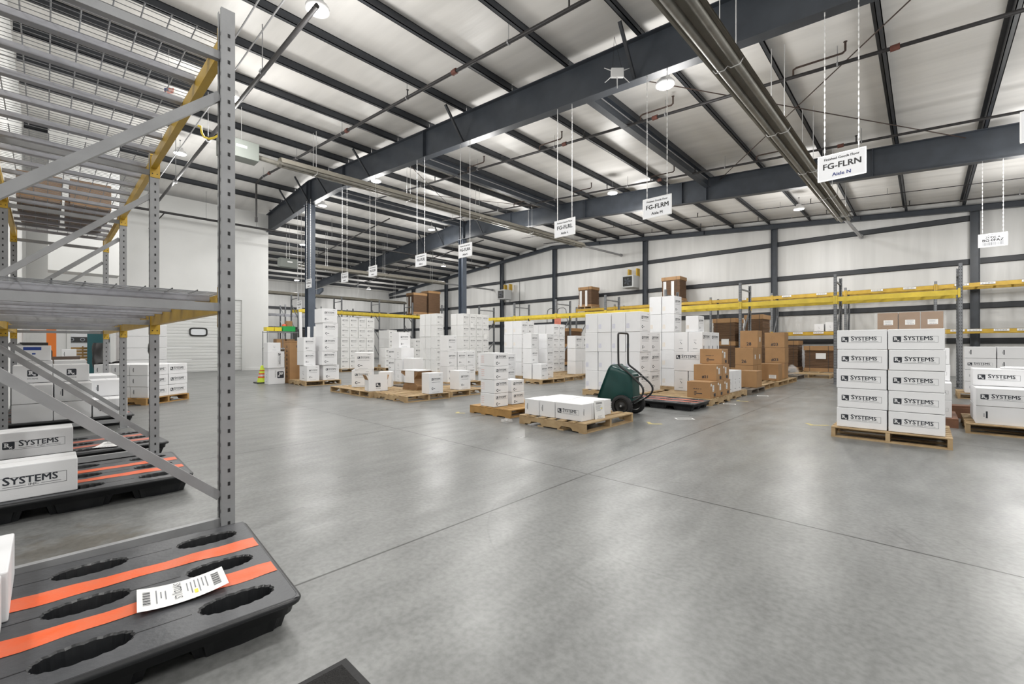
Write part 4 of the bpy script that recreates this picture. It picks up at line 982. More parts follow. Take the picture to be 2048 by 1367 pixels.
# ---------------------------------------------------------------- board bundles
def bundle(label,palname,X0,Y0,dx,dy,z0,z1,pal=True,tags=2,mid=False,white=False):
    pallet(palname,X0+.03,Y0-.03,dx+.06,dy+.06,'y',h=.12).location.z=z0
    zb=z0+.121
    t=thing('cardboard_bundle',label,'cardboard',(X0-dx/2,Y0+dy/2,zb)); h=z1-zb
    b=MB(); n=int(h/.055); w2,d2=dx/2,dy/2; rr=random.Random(int(X0*100))
    for k in range(n):
        e=rr.uniform(0,.012); b.box(-w2+.02+e,w2-.02-e,-d2+.02+e,d2-.02-e,h*k/n,h*(k+.9)/n,0)
    b.build('sheet_stack',M['kraftdark'],t)
    for zz,nm in ((h-.16,'top_cap'),(-.0,'bottom_cap'))+(((h*.48,'middle_cap'),) if mid else ()):
        b=MB(); b.chbox(-w2,w2,-d2,d2,zz+.001,zz+(.17 if nm!='bottom_cap' else .13),.004); b.build(nm,M['kraft'],t)
    for k in range(tags):
        x=-w2*.62+k*dx*.42; b=MB(); b.box(x-.07,x+.07,-d2-.004,-d2+.02,.02,h*.82); b.build('edge_board',M['paper'],t)
    for x in (-.3*dx,.3*dx):
        b=MB(); zt=h+.012; b.box(x-.006,x+.006,-d2-.006,-d2-.003,0,zt); b.box(x-.006,x+.006,-d2-.006,d2+.006,zt,zt+.002); b.build('strap',M['strap'],t)
    if white: 
        b=MB(); b.box(-w2*.2,w2*.45,-d2-.006,-d2-.004,h*.5,h*.5+.22); o=b.build('shipping_label',M['paper'],t)
    return t
bundle('tall brown board bundle, left of brown cartons under front rack','pallet under the tall bundle left of brown cartons',-5.38,18.4,.85,1.1,0,2.17,mid=True,tags=0,white=True)
bundle('tall brown board bundle, directly behind brown cartons marked 28','pallet under the tall bundle behind cartons marked 28',-4.42,18.45,.66,1.1,0,2.27,tags=0,white=True)
bundle('low brown board bundle with white sheets, right of brown column','pallet under the low bundle right of brown column',-3.62,20.25,.85,.9,0,1.29,tags=1)
bundle('low wide brown board bundle left of the printed stack','pallet under the low wide bundle left of printed stack',-2.45,20.15,.98,.95,0,1.08,tags=0,white=True)
bundle('brown board bundle with white side boards on back rack, left one','pallet on back rack carrying the left board bundle',-13.8,21.25,.9,.85,3.215,4.46,tags=2)
bundle('bulging brown board bundle on back rack under big unit heater','pallet on back rack carrying the bulging bundle',-8.72,21.25,.95,.85,3.215,4.5,tags=2)
bundle('brown board bundle on the left rack, orange capped with white boards','pallet on left rack carrying the orange capped bundle',-27.05,18.32,.95,1.2,3.30,4.95,tags=2)
bundle('brown board bundle on left rack next to farther column','pallet on left rack carrying bundle by farther column',-27.05,19.65,.95,1.1,3.30,5.2,tags=2,white=True)
bundle('brown board bundle on floor behind the plain white wall','pallet under bundle on floor behind plain white wall',-13.3,18.6,1.0,1.0,0,2.0,mid=True,tags=1)
carton('grey white carton on lower level of back rack, behind film',-2.75,21.62,1.678,.32,.4,.36,'lid',None)
carton('second grey white carton on lower level of back rack',-3.12,21.62,1.678,.32,.4,.30,'lid',None)
for k,x in enumerate((-4.2,-3.75,-3.3)):
    carton(f'white carton under lower back rack level, {ORD[k]} from left',x,21.75,.001,.40,.4,.95,None,None)
# folded hand cart frames leaning on the back wall rack
t=thing('ladder_hoops','pair of thin black bent hoops leaning in front of back wall','frame',(-16.6,20.7,0))
for k in (0,1):
    b=MB(); x=k*.75; b.tube([(x,0,0),(x-.05,.1,3.0),(x,.12,3.25),(x+.15,.13,3.32),(x+.42,.13,3.32),(x+.58,.12,3.2),(x+.62,.1,3.0),(x+.95,0,1.6),(x+1.0,-.02,.002)],.018,6); b.build('hoop',M['black'],t)
b=MB(); b.box(0,.36,0,.003,0,.3); tag(b.build('sign_sheet',M['orangepale'],None,(-11.95,15.44,2.0)),'small pink paper notice on front rack post','notice')
# ================================================================ BLACK PLASTIC PALLETS
def plastic_pallet(label,cx,cy,Lx,Ly,rot=0,stripe='orange',hi=True,h=.14):
    """nine hollow fluted feet opening on the deck, two painted stripes; local y is the long way of the pockets"""
    t=thing('plastic_pallet',label,'pallet',(cx,cy,0),rot)
    nx,ny=3,3; N=88 if hi else 32; cw,cl=Lx/nx,Ly/ny
    b=MB()
    for i in range(nx):
        for j in range(ny):
            ox=-Lx/2+(i+.5)*cw; oy=-Ly/2+(j+.5)*cl
            ex=(i-1)*.025; ey=(j-1)*.02
            top=[];bot=[];sq=[];lip=[]
            for k in range(N):
                a=2*PI*k/N; c,s=math.cos(a),math.sin(a)
                rx,ry=.053,.114
                ex_,ey_=math.copysign(abs(c)**.75,c),math.copysign(abs(s)**.9,s)
                sc=.0065*abs(math.sin(9*a)) if hi else .004
                def at(k_,o_): return (ox+ex+(rx*k_*ex_)+(o_+sc)*c,oy+ey+(ry*(.92+.08*k_)*ey_)+(o_+sc)*s)
                top.append(at(1,0)); bot.append(at(.62,-.012)); lip.append(at(1,.007))
                m=max(abs(c)/(cw/2),abs(s)/(cl/2)); sq.append((ox+c/m,oy+s/m))
            # snap square corners
            for cxn,cyn in ((1,1),(-1,1),(1,-1),(-1,-1)):
                tx,ty=ox+cxn*cw/2,oy+cyn*cl/2
                kk=min(range(N),key=lambda q:(sq[q][0]-tx)**2+(sq[q][1]-ty)**2); sq[kk]=(tx,ty)
            vs=[(x,y,h) for x,y in sq]+[(x,y,h) for x,y in lip]+[(x,y,h-.006) for x,y in top]+[(x,y,.004) for x,y in bot]
            b.add(vs,[(r*N+k,r*N+(k+1)%N,(r+1)*N+(k+1)%N,(r+1)*N+k) for r in (0,) for k in range(N)],0)
            b.add(vs,[(r*N+k,r*N+(k+1)%N,(r+1)*N+(k+1)%N,(r+1)*N+k) for r in (1,2) for k in range(N)],1)
            b.add([(x,y,.004) for x,y in bot],[tuple(range(N))],1)
    # skirt: rounded lip, tucked wall
    def loop(off,z,r=.05):
        pts=[]; X,Y=Lx/2+off,Ly/2+off
        for sx,sy,a0 in ((1,1,0),(-1,1,90),(-1,-1,180),(1,-1,270)):
            for q in range(5):
                a=rad(a0+q*22.5); pts.append((sx*(X-r)+r*math.cos(a),sy*(Y-r)+r*math.sin(a),z))
        return pts
    rings=[loop(-.004,h+.0005,.03),loop(.008,h-.002),loop(.014,h-.012),loop(.012,h-.022),loop(-.006,h-.026),loop(-.012,h-.062),loop(-.022,h-.064)]
    vs=[p for R in rings for p in R]; m=len(rings[0])
    b.add(vs,[(r*m+k,r*m+(k+1)%m,(r+1)*m+(k+1)%m,(r+1)*m+k) for r in range(len(rings)-1) for k in range(m)],1,True)
    b.build('pallet_shell',[M['greypl'],M['blackpl']],t)
    # moulded grooves between pocket rows
    for i in range(nx):
        b=MB(); x=-Lx/2+(i+.5)*cw+(i-1)*.025
        for j in range(ny-1):
            y=-Ly/2+(j+1)*cl; b.box(x-.0025,x+.0025,y-cl*.5+.124,y+cl*.5-.124,h+.0002,h+.0008)
        b.build('deck_groove',M['blackpl'],t)
    # feet under the deck
    for i in range(nx):
        for j in range(ny):
            ox=-Lx/2+(i+.5)*cw+(i-1)*.025; oy=-Ly/2+(j+.5)*cl+(j-1)*.02; F=36; pts0=[];pts1=[]
            for k in range(F):
                a=2*PI*k/F; c,s=math.cos(a),math.sin(a); fl=1+.05*math.cos(12*a)
                pts0.append((ox+.09*math.copysign(abs(c)**.5,c)*fl,oy+.172*math.copysign(abs(s)**.5,s)*fl,h-.05)); pts1.append((ox+.066*math.copysign(abs(c)**.5,c)*fl,oy+.145*math.copysign(abs(s)**.5,s)*fl,0))
            b=MB(); b.add(pts0+pts1,[(k,(k+1)%F,F+(k+1)%F,F+k) for k in range(F)],0); b.add(pts1,[tuple(range(F))],0); b.build('foot',M['blackpl'],t)
    for i in (0,1):
        x=-Lx/2+(i+1)*cw+.004; b=MB(); n=24; w=.052
        for k in range(n):
            y0,y1=-Ly/2+.01+(Ly-.02)*k/n,-Ly/2+.01+(Ly-.02)*(k+1)/n
            q=lambda y:.008*math.sin(y*9+i)+.004*math.sin(y*31); zz=lambda y:h+.0016+.0006*math.sin(y*23)
            b.add([(x-w+q(y0),y0,zz(y0)),(x+w+q(y0+1),y0,zz(y0)),(x+w+q(y1+1),y1,zz(y1)),(x-w+q(y1),y1,zz(y1))],[(0,1,2,3)],0,True)
        o=b.build('painted_stripe',M[stripe],t); o['label']='scuffed orange painted stripe'
    return t
plastic_pallet('nearest black plastic pallet with orange stripes, at bottom left',-2.319,.11,.985,1.22,rad(-4.2))
plastic_pallet('second black plastic pallet, with white printed carton on it',-4.60,.175,.96,1.22,rad(-1.4))
plastic_pallet('third black plastic pallet, paper sheet on it, under the rack',-6.08,.215,.98,1.22,rad(4.5),'orangepale')
plastic_pallet('fourth black plastic pallet, loaded with white cartons beyond second upright',-8.70,.25,1.0,1.22,0,'orangepale',False)
plastic_pallet('fifth black plastic pallet at far end of the grey rack',-9.84,.2,1.0,1.15,0,'orangepale',False)
plastic_pallet('dusty black pallet with faded stripes in front of brown cartons',-3.48,7.85,.80,1.28,PI/2,'orangepale',True,.13)
# cartons on them
carton('white carton at left edge on the nearest black pallet, rear one',-2.60,-.30,.142,.47,.42,.178,None,None)
carton('white carton at left edge on the nearest black pallet, front one',-2.12,-.315,.142,.46,.42,.178,None,None)
carton('white printed carton on second black pallet, cut by photo edge',-4.32,-.085,.142,.27,.47,.216,None,'rx')
carton('white printed carton on third black pallet, seen above the nearer one',-5.86,-.06,.142,.27,.47,.225,None,'rx')
paper('white tag sheet with handwriting lying across stripe of nearest pallet',(-2.25,.245,.1475),rad(-6),.195,.28,(0,0,0),.03,text='SMTDJ LS')
paper('white paper sheet lying on the third black pallet',(-5.72,.30,.146),rad(70),.18,.30,(0,0,0),.01)
stack('on fourth black pallet',-8.24,-.30,.142,(.46,.37,.236),(2,3,2),None,None,hm=lambda i,j:(2 if j<2 else 1) if i==0 else (3 if j<2 else 2),fs=lambda i,j,k:(None,'rbig' if (i==1 and k==2) else ('slot' if j>0 else None)))
carton('white carton with dark mark hanging at left behind third upright',-8.02,-.335,.30,.09,.30,.22,None,'rbig') if False else None
stack('on fifth black pallet',-9.46,-.28,.142,(.46,.36,.25),(2,3,3),None,'lid',hm=lambda i,j:3 if i==0 and j<2 else 2)
carton('white carton with blue print topping the fifth black pallet',-9.72,-.12,.142+.7536+.001,.42,.36,.22,None,'blue')
# ---- rotated stack by the door
RT=rad(39)
pallet('timber pallet set askew, white cartons by the roll up door',-10.56,1.28,1.15,1.0,'x','wood2',rot=RT)
stack('in skewed stack before roll door',-10.64,1.32,Z,(.37,.46,.208),(3,2,3),'slot','rx',rot=RT,left='left',jit=.004)
# ---- cartons on top deck of left rack
for k,(x,y) in enumerate(((-8.35,.42),(-8.85,.44),(-9.4,.40),(-9.9,.42),(-8.4,-.05),(-9.0,-.06),(-9.6,-.05))):
    carton(f'brown carton on top wire deck of left rack, {ORD[k]} one',x,y,2.957,.46,.40,.34,None,None,'kraft2',group='brown cartons on the top wire deck')
# ================================================================ GREEN CART
t=thing('wheelbarrow','green two wheeled cart parked upright on its nose, handle up','cart',(-3.47,6.42,0),rad(5))
# local: x towards camera side, y along the axle
R=.172
for sy in (-1,1):
    b=MB(); prof=[(R-.055,-.035),(R-.03,-.04),(R-.01,-.03),(R,-.012),(R,.012),(R-.01,.03),(R-.03,.04),(R-.055,.035)]
    b.lathe(prof+[prof[0]],(.0,sy*.255,R),32,axis='y')
    for k in range(32):
        a=2*PI*k/32; b.beam((R*math.cos(a)*.99,sy*.255-.026,R+R*math.sin(a)*.985),(R*math.cos(a+.05)*.99,sy*.255+.026,R+R*math.sin(a+.05)*.985),.009,.008,0,(math.cos(a),0,math.sin(a)))
    w=b.build('wheel',M['rubber'],t)
    b=MB(); b.lathe([(0,-.03),(.03,-.03),(.035,-.012),(.09,-.012),(.104,-.025),(.104,.025),(.09,.012),(.035,.012),(.03,.03),(0,.03)],(0,sy*.255,R),24,axis='y'); b.build('rim',M['black'],w)
    b=MB(); b.lathe([(0,-.05),(.013,-.05),(.016,-.03),(.016,.05),(0,.05)],(0,sy*.255,R),12,axis='y'); b.build('hub',M['chrome'],w)
b=MB(); b.tube([(0,-.24,R),(0,.24,R)],.012,8); b.build('axle',M['chrome'],t)
# tub: loft floor -> rim
def lp(u0,w0,u1,w1,hv,r,n=4):
    """rounded rectangle loop between two points of the side profile, half width hv"""
    A=Vector((u0,0,w0));B=Vector((u1,0,w1)); d=(B-A); L=d.length; d.normalize(); out=[]
    for cx_,cy_,a0 in ((L-r,hv-r,0),(r,hv-r,90),(r,-hv+r,180),(L-r,-hv+r,270)):
        for q in range(n+1):
            a=rad(a0+90*q/n); out.append(A+d*(cx_+r*math.cos(a))+Vector((0,cy_+r*math.sin(a),0)))
    return out
loops=[lp(0.135,.24,0.115,.66,0.139,.04),lp(0.120,.225,0.090,.69,0.157,.05),lp(-0.010,.215,-0.020,.73,0.199,.06),lp(-0.190,.21,-0.090,.765,0.231,.07),lp(-0.370,.23,-0.170,.79,0.254,.08),lp(-0.430,.245,-0.190,.80,0.263,.09),lp(-0.425,.235,-0.185,.812,0.274,.1),lp(-0.435,.236,-0.200,.815,0.274,.1)]
inner=[lp(-0.430,.25,-0.205,.795,0.254,.085),lp(-0.190,.225,-0.100,.75,0.222,.07),lp(0.105,.245,0.090,.655,0.134,.04)]
b=MB(); n=len(loops[0]); allL=loops+inner
vs=[tuple(p) for L_ in allL for p in L_]
b.add(vs,[(r*n+k,r*n+(k+1)%n,(r+1)*n+(k+1)%n,(r+1)*n+k) for r in range(len(allL)-1) for k in range(n)],0,True)
b.add([tuple(p) for p in loops[0]],[tuple(range(n))[::-1]]); b.add([tuple(p) for p in inner[-1]],[tuple(range(n))])
tub=b.build('tub',M['green'],t)
b=MB(); b.add([(.03,-.05,.737),(.03,.02,.737),(-.005,.02,.752),(-.005,-.05,.752)],[(0,1,2,3)]); b.build('tub_label',M['paper'],tub)
def smooth(pts,k=3):
    pts=[Vector(p) for p in pts]
    for _ in range(k):
        q=[pts[0]]
        for a,c in zip(pts,pts[1:]): q+= [a*.75+c*.25,a*.25+c*.75]
        q.append(pts[-1]); pts=q
    return pts
def half(s): return [(-.09,0,1.315),(-.09,s*.14,1.315),(-.09,s*.185,1.305),(-.09,s*.19,1.26),(-.09,s*.185,.86),(-.08,s*.185,.80),(0,s*.18,.745),(.10,s*.18,.675),(.19,s*.185,.59),(.29,s*.19,.51),(.33,s*.195,.43),(.30,s*.195,.34),(.19,s*.195,.26),(0,s*.19,R)]
b=MB(); b.tube(smooth(half(-1)[::-1][:-1]+half(1)[1:],2),.0155,10); b.build('handle_frame',M['blacktube'],t)
for sy in (-1,1):
    b=MB(); b.tube([(.02,sy*.17,R),(.24,sy*.195,.30)],.009,8); b.build('stay_rod',M['chrome'],t)
b=MB(); b.tube([(.165,-.18,.62),(.165,.18,.62)],.013,8); b.build('cross_bar',M['blacktube'],t)
b=MB(); b.tube([(.13,-.15,.30),(.13,.15,.30)],.012,8); b.tube([(.13,-.14,.30),(0,-.16,R)],.012,8); b.tube([(.13,.14,.30),(0,.16,R)],.012,8); b.build('axle_bracket',M['blacktube'],t)
# ================================================================ HANGING SIGNS
def hang_sign(name,x0,y,z0,z1,w,lines,ztop,label,barcode=False):
    """board hanging on two chains, facing -y; x0 left edge"""
    t=thing(name,label,'sign',(x0+w/2,y,z0),0)
    h=z1-z0
    b=MB(); b.box(-w/2,w/2,-.003,.003,0,h); b.build('sign_board',M['sign'],t)
    b=MB(); 
    for a,c,d,e in ((-w/2-.006,w/2+.006,-.008,.006),(-w/2-.006,w/2+.006,h-.006,h+.008)): b.box(a,c,-.006,.006,d,e)
    b.box(-w/2-.008,-w/2+.006,-.006,.006,.006,h-.006); b.box(w/2-.006,w/2+.008,-.006,.006,.006,h-.006); b.build('sign_frame',M['chain'],t)
    for k,(tx,zz,sz,mm,sx) in enumerate(lines):
        b=MB(); b.text(tx,(0,-.0045,h*zz),(1,0,0),(0,0,1),sz,0,'c',sx,.028); b.build('lettering',M[mm],t)
    if barcode:
        b=MB(); r=random.Random(4); x=-w*.36
        while x<w*.36:
            q=r.choice((.004,.007,.011)); b.rect(Vector((0,-.0045,0)),Vector((1,0,0)),Vector((0,0,1)),x,x+q,h*.10,h*.34); x+=q+r.choice((.004,.006,.009))
        b.build('barcode',M['inksoft'],t)
    for s in (-1,1):
        b=MB(); L=ztop-z1; x=s*w*.36; n=max(4,int(L/.045))
        for k in range(n):
            z=h+L*k/n; d=L/n*1.25
            if k%2: b.box(x-.007,x+.007,-.002,.002,z,z+d)
            else: b.box(x-.002,x+.002,-.007,.007,z,z+d)
        b.build('chain',M['chain'],t)
    return t
for L,x in (('N',-1.03),('M',-3.52),('L',-5.43),('K',-8.43),('J',-10.28),('I',-12.85),('H',-14.74),('G',-17.14)):
    yy=Y1-.06 if L!='G' else Y1-.30
    hang_sign('hanging_sign',x,yy,3.28,3.60,.49,[('Finished Goods Floor',.80,.042,'signtext',1.0),('FG-FLR'+L,.44,.105,'signtext',1.0),('Aisle '+L,.13,.062,'inknavy' if L=='N' else 'signtext',1.05)],zp(x+.25)-depth(x)-.0,f'white hanging aisle sign reading FG-FLR{L}, Aisle {L}')
hang_sign('hanging_sign',.90,Y2-.08,3.37,3.66,.445,[('-- -------',.86,.05,'signtext',1.0),('ZONE A',.66,.055,'signtext',1.15),('BG-0FAZ',.40,.085,'signtext',1.0)],zp(1.1)-.75,'small white hanging sign reading ZONE A BG-0FAZ with barcode at right',True)
hang_sign('hanging_sign',.745,Y1+.05,3.28,3.60,.49,[('Finished Goods Floor',.80,.042,'signtext',1.0),('FG-FLRO',.44,.105,'signtext',1.0),('Aisle O',.13,.062,'signtext',1.05)],zp(.6)-.74,'white hanging sign cut off at the right photo edge')
hang_sign('hanging_sign',-18.65,Y1-.06,2.58,2.92,.5,[('Finished Goods Floor',.80,.042,'signtext',1.0),('FG-FLRF',.44,.105,'signtext',1.0),('Aisle F',.13,.062,'signtext',1.05)],zp(-18.4)-.9,'white hanging aisle sign lowest of the row, left of near column')
# access point with aerials
t=thing('wireless_access_point','small white access point with splayed aerials hanging before rafter','antenna',(-3.89,6.8,5.84),rad(43))
b=MB(); b.chbox(-.11,.11,-.03,.03,-.08,.08,.012); b.build('housing',M['lampbody'],t)
for a in (150,215,270,325,30):
    c,s=math.cos(rad(a)),math.sin(rad(a)); b=MB(); b.tube([(.10*c,0,.075*s),(.10*c+.16*c,0,.075*s+.16*s-.03)],[.009,.006],7); b.build('aerial',M['lampbody'],t)
b=MB(); b.tube([(-.08,0,.08),(-.05,0,zp(-3.89)-5.84)],.003,4); b.tube([(.08,0,.08),(-.05,0,zp(-3.89)-5.84)],.003,4); b.build('cord',M['black'],t)
# ================================================================ LEFT CLUSTER BY THE PARTITION
carton('white carton with sideways dark mark, lowest of the trio by cone',-13.74,4.56,0.001,.34,.44,.47,'lid','sidebig')
carton('white carton with sideways lettering, middle of the trio by cone',-13.72,4.53,.4725,.36,.44,.47,None,'side')
carton('small plain white carton on top of the trio by cone',-13.74,4.49,.9440,.34,.34,.25,None,'lid')
t=thing('tall_carton','tall brown carton with black side lettering, left of near column','box',(-13.77,5.27,0))
b=MB(); b.chbox(-.2,.2,-.36,.36,0,1.22,.008)
rr=random.Random(8)
for k in range(8):
    z=1.12-.125*k; w=rr.uniform(.06,.10); b.rect(Vector((-.02,-.3612,0)),Vector((1,0,0)),Vector((0,0,1)),-w/2,w/2,z-.075,z-.05,1); b.rect(Vector((-.02,-.3612,0)),Vector((1,0,0)),Vector((0,0,1)),-w/2,-w/2+.03,z-.075,z,1); b.rect(Vector((-.02,-.3612,0)),Vector((1,0,0)),Vector((0,0,1)),w/2-.02,w/2,z-.06,z-.01,1)
for k in range(4): b.rect(Vector((.2012,0,0)),Vector((0,1,0)),Vector((0,0,1)),-.17+.09*k,-.11+.09*k,1.05-.02*(k%2),1.12,1)
b.rect(Vector((.2012,0,0)),Vector((0,1,0)),Vector((0,0,1)),-.06,.08,.98,1.01,1)
b.build('carton_body',[M['kraft'],M['ink']],t)
b=MB(); b.box(-.21,.21,-.37,.37,1.221,1.25); b.build('lid',M['kraft'],t)
o=link_copy(b.mesh('tape_patch',[M['paper']]),'tape_patch',t); bpy.data.objects.remove(o)
b=MB(); b.box(.2002,.2012,-.12,.08,.68,.78); b.build('tape_patch',M['paper'],t)
t=thing('safety_cone','lime cone with red and silver bands beside white cartons','cone',(-14.35,4.42,0))
b=MB(); b.chbox(-.19,.19,-.19,.19,0,.03,.01); b.build('cone_base',M['black'],t)
b=MB(); b.lathe([(.14,.03),(.125,.1),(.045,.5),(.03,.52),(0,.52)],n=24); b.build('cone_body',M['hivis'],t)
for z0,z1,m in ((.16,.20,'redbin'),(.20,.255,'silver'),(.255,.295,'redbin'),(.36,.39,'redbin')):
    r=lambda z:.127-(z-.1)*.2+.003
    b=MB(); b.lathe([(r(z0),z0),(r(z1),z1)],n=24); b.build('band',M[m],t)
t=thing('leaning_board','thin grey brown board leaning behind cone against white cartons','board',(-14.5,4.75,0),rad(10))
b=MB(); b.beam((-.28,0,.0),(.22,.0,1.0),.5,.02,0,(1,0,.5)); b.build('board',M['wooddark'],t)
for k,(x,y,h,l) in enumerate(((-14.95,5.72,2.2,.05),(-14.8,5.86,1.72,.22),(-14.75,6.02,1.74,.3),(-14.7,6.18,1.72,.38))):
    b=MB(); b.tube([(x+.3,y-.05,.0),(x+.0,y+l*.4,h)],.045,14); tag(b.build('cardboard_tube',M['white']),f'white cardboard tube leaning by near column, {["tallest","second","third","rightmost"][k]} one','tube','white tubes by the near column')
# A pallet
pallet('worn timber pallet with mixed white cartons before near column',-12.33,4.86,1.18,1.02,'x')
carton('white carton at front corner of the worn pallet, bottom row',-12.64,5.10,Z,.52,.34,.425,'lid','tall')
carton('white carton at rear of the worn pallet, bottom row',-12.72,5.62,Z,.62,.46,.425,None,'tall')
yy=Z+.427
carton('white carton above the front corner one, left of the tower',-12.80,5.08,yy,.46,.33,.385,None,'tall')
carton('white carton third up at left of tower on worn pallet',-12.80,5.08,yy+.3865,.46,.33,.40,None,'tall')
for k in range(4):
    carton(f'white carton in tower on worn pallet, {["lowest","second","third","topmost"][k]} of four',-12.63+.01*(k%2),5.56+.012*(k%3),yy+k*.4015,.50,.44,.40,None,'tall')
# bin shelf behind
SX,SY=-18.3,6.28
t=thing('bin_shelf','grey wire shelf with coloured bins behind tall brown carton','shelf',(SX,SY,0))
for x in (-.25,.25):
    for y in (-.55,0,.55):
        b=MB(); b.tube([(x,y,0),(x,y,1.66)],.014,6); b.build('post',M['bluerack'],t)
for z in (.3,1.0,1.60):
    b=MB(); b.box(-.27,.27,-.57,.57,z,z+.02); b.build('shelf_board',M['rackgrey'],t)
def tray(label,x,y,z,w,d,h,m):
    b=MB(); b.box(-w/2,w/2,-d/2,d/2,0,.01)
    for a,c,e,f in ((-w/2,w/2,-d/2,-d/2+.01),(-w/2,w/2,d/2-.01,d/2),(-w/2,-w/2+.01,-d/2+.01,d/2-.01),(w/2-.01,w/2,-d/2+.01,d/2-.01)): b.box(a,c,e,f,.01,h)
    tag(b.build('storage_bin',M[m],None,(x,y,z)),label,'bin')
tray('yellow bin on bin shelf, left one',SX,SY-.42,1.661,.36,.25,.15,'yellowbin')
tray('yellow bin on bin shelf, right one',SX,SY-.14,1.661,.36,.25,.15,'yellowbin')
tray('green bin on right half of the bin shelf',SX+.02,SY+.25,1.661,.36,.46,.2,'greenbin')
carton('small kraft box standing in the green bin on bin shelf',SX+.02,SY+.3,1.672,.2,.2,.4,None,None,'kraft')
b=MB(); b.lathe([(0,0),(.1,.01),(.1,.16),(.07,.26),(0,.28)],n=16); tag(b.build('plastic_jug',M['redbin'],None,(SX+.05,SY+.12,1.672)),'red orange jug in green bin on the bin shelf','jug')
carton('brown carton on middle level of bin shelf, left',SX,SY-.05,1.021,.35,.3,.34,None,None,'kraft')
carton('brown carton on middle level of bin shelf, right',SX,SY+.32,1.021,.35,.3,.34,None,None,'kraft2')
b=MB(); b.chbox(-.3,.3,-.35,.35,0,1.8,.01); tag(b.build('cabinet',M['black'],None,(-19.7,7.7,0)),'black cabinet standing behind the bin shelf','cabinet')
# ================================================================ WORK AREA AT LEFT
t=thing('office_chair','black high backed leather office chair turned away','chair',(-15.2,1.18,0),rad(150))
b=MB(); prof=[]
n=9; rings=[]
for k in range(n):
    f=k/(n-1); z=.50+.68*f; w=.24+.03*math.sin(f*PI)-.05*f*f; y=.24+.14*f-.10*f*f; th=.06+.02*math.sin(f*9)
    rings.append([(-w,y,z),(-w*.8,y-th,z),(0,y-th*1.15,z),(w*.8,y-th,z),(w,y,z),(w*.8,y+th*.7,z),(0,y+th*.9,z),(-w*.8,y+th*.7,z)])
vs=[p for R_ in rings for p in R_]
b.add(vs,[(r*8+k,r*8+(k+1)%8,(r+1)*8+(k+1)%8,(r+1)*8+k) for r in range(n-1) for k in range(8)],0,True); b.add(rings[0],[tuple(range(8))[::-1]]); b.add(rings[-1],[tuple(range(8))])
b.build('backrest',M['leather'],t)
b=MB(); b.chbox(-.26,.26,-.28,.24,.42,.53,.04); b.build('seat',M['leather'],t)
for s in (-1,1):
    b=MB(); b.tube(smooth([(s*.28,.2,.48),(s*.31,.2,.62),(s*.31,.1,.68),(s*.31,-.15,.68),(s*.29,-.2,.5)],2),.025,8); b.build('armrest',M['leather'],t)
b=MB(); b.tube([(0,0,.1),(0,0,.43)],.03,10); b.build('gas_post',M['black'],t)
for k in range(5):
    a=2*PI*k/5; b=MB(); b.beam((0,0,.11),(.3*math.cos(a),.3*math.sin(a),.08),.05,.035); l=b.build('base_arm',M['black'],t)
    b=MB(); b.lathe([(0,-.02),(.03,-.02),(.03,.02),(0,.02)],(.3*math.cos(a),.3*math.sin(a),.03),12,axis='y'); b.build('caster',M['black'],l)
t=thing('work_desk','brown topped work desk heaped with black equipment at far left','desk',(-16.6,-.02,0))
b=MB(); b.chbox(-.45,.45,-.40,.75,.72,.75,.006); b.build('desk_top',M['laminate'],t)
for x in (-.4,.4):
    for y in (-.35,.7): b=MB(); b.box(x-.025,x+.025,y-.025,y+.025,0,.719); b.build('leg',M['black'],t)
def gear(label,cat,name,x,y,z,parts):
    t=thing(name,label,cat,(x,y,z))
    for nm,(w,d,h),(ox,oy,oz),m in parts:
        b=MB(); b.chbox(ox-w/2,ox+w/2,oy-d/2,oy+d/2,oz,oz+h,min(w,d,h)*.12); b.build(nm,M[m],t)
gear('black label printer on the work desk','printer','label_printer',-16.4,-.05,.751,[('casing',(.35,.35,.25),(0,0,0),'black'),('lid',(.3,.3,.06),(0,0,.251),'leather'),('display',(.004,.12,.05),(.178,0,.14),'bluebox')])
gear('dark monitor behind the printer on work desk','monitor','computer_monitor',-16.75,-.2,.751,[('screen',(.04,.5,.32),(0,0,.12),'black'),('stand',(.06,.08,.12),(0,0,0),'black'),('stand_base',(.2,.24,.012),(0,0,-.0),'leather')])
carton('small white carton on the right of work desk',-16.35,.42,.751,.25,.28,.27,None,'slot')
t=thing('orange_rack_post','orange steel post with shelf arms behind the work desk','post',(-18.6,.12,0))
b=MB(); b.box(-.06,.06,-.1,.1,0,2.4); b.build('post',M['orangepl'],t)
for z in (1.5,1.75,2.0): b=MB(); b.box(-.3,.06,-.42,-.101,z,z+.06); b.build('shelf_arm',M['orangepl'],t)
b=MB(); b.box(-.02,.02,-.16,.16,0,.3); tag(b.build('hanging_board',M['teal'],None,(-18.4,.42,1.72)),'small dark teal board right of orange post','board')
t=thing('wood_panel','dark wood grain panel lying upright near office chair','panel',(-14.6,.28,0),rad(20))
b=MB(); b.box(-.02,.02,-.25,.3,0,.86); b.build('panel_face',M['darkwood'],t)
t=thing('slab_stack','pile of four thick white slabs beside roll up door','slab pile',(-16.9,1.95,0))
for k in range(5):
    b=MB(); b.chbox(-.5,.5,-.52,.52+.01*(k%2),.02+.34*k,.355+.34*k,.01); b.build('slab',M['white'],t)
b=MB(); b.box(-.5,.5,-.5,.5,0,.018); b.build('pallet_board',M['wood'],t)
b=MB(); b.chbox(-.2,.2,-.16,.16,0,.15,.008); b.box(.2005,.2015,-.1,.1,.04,.09,1); tag(b.build('blue_box',[M['bluebox'],M['paper']],None,(-13.2,1.42,.905)),'royal blue box with white label behind skewed stack','box') if False else None
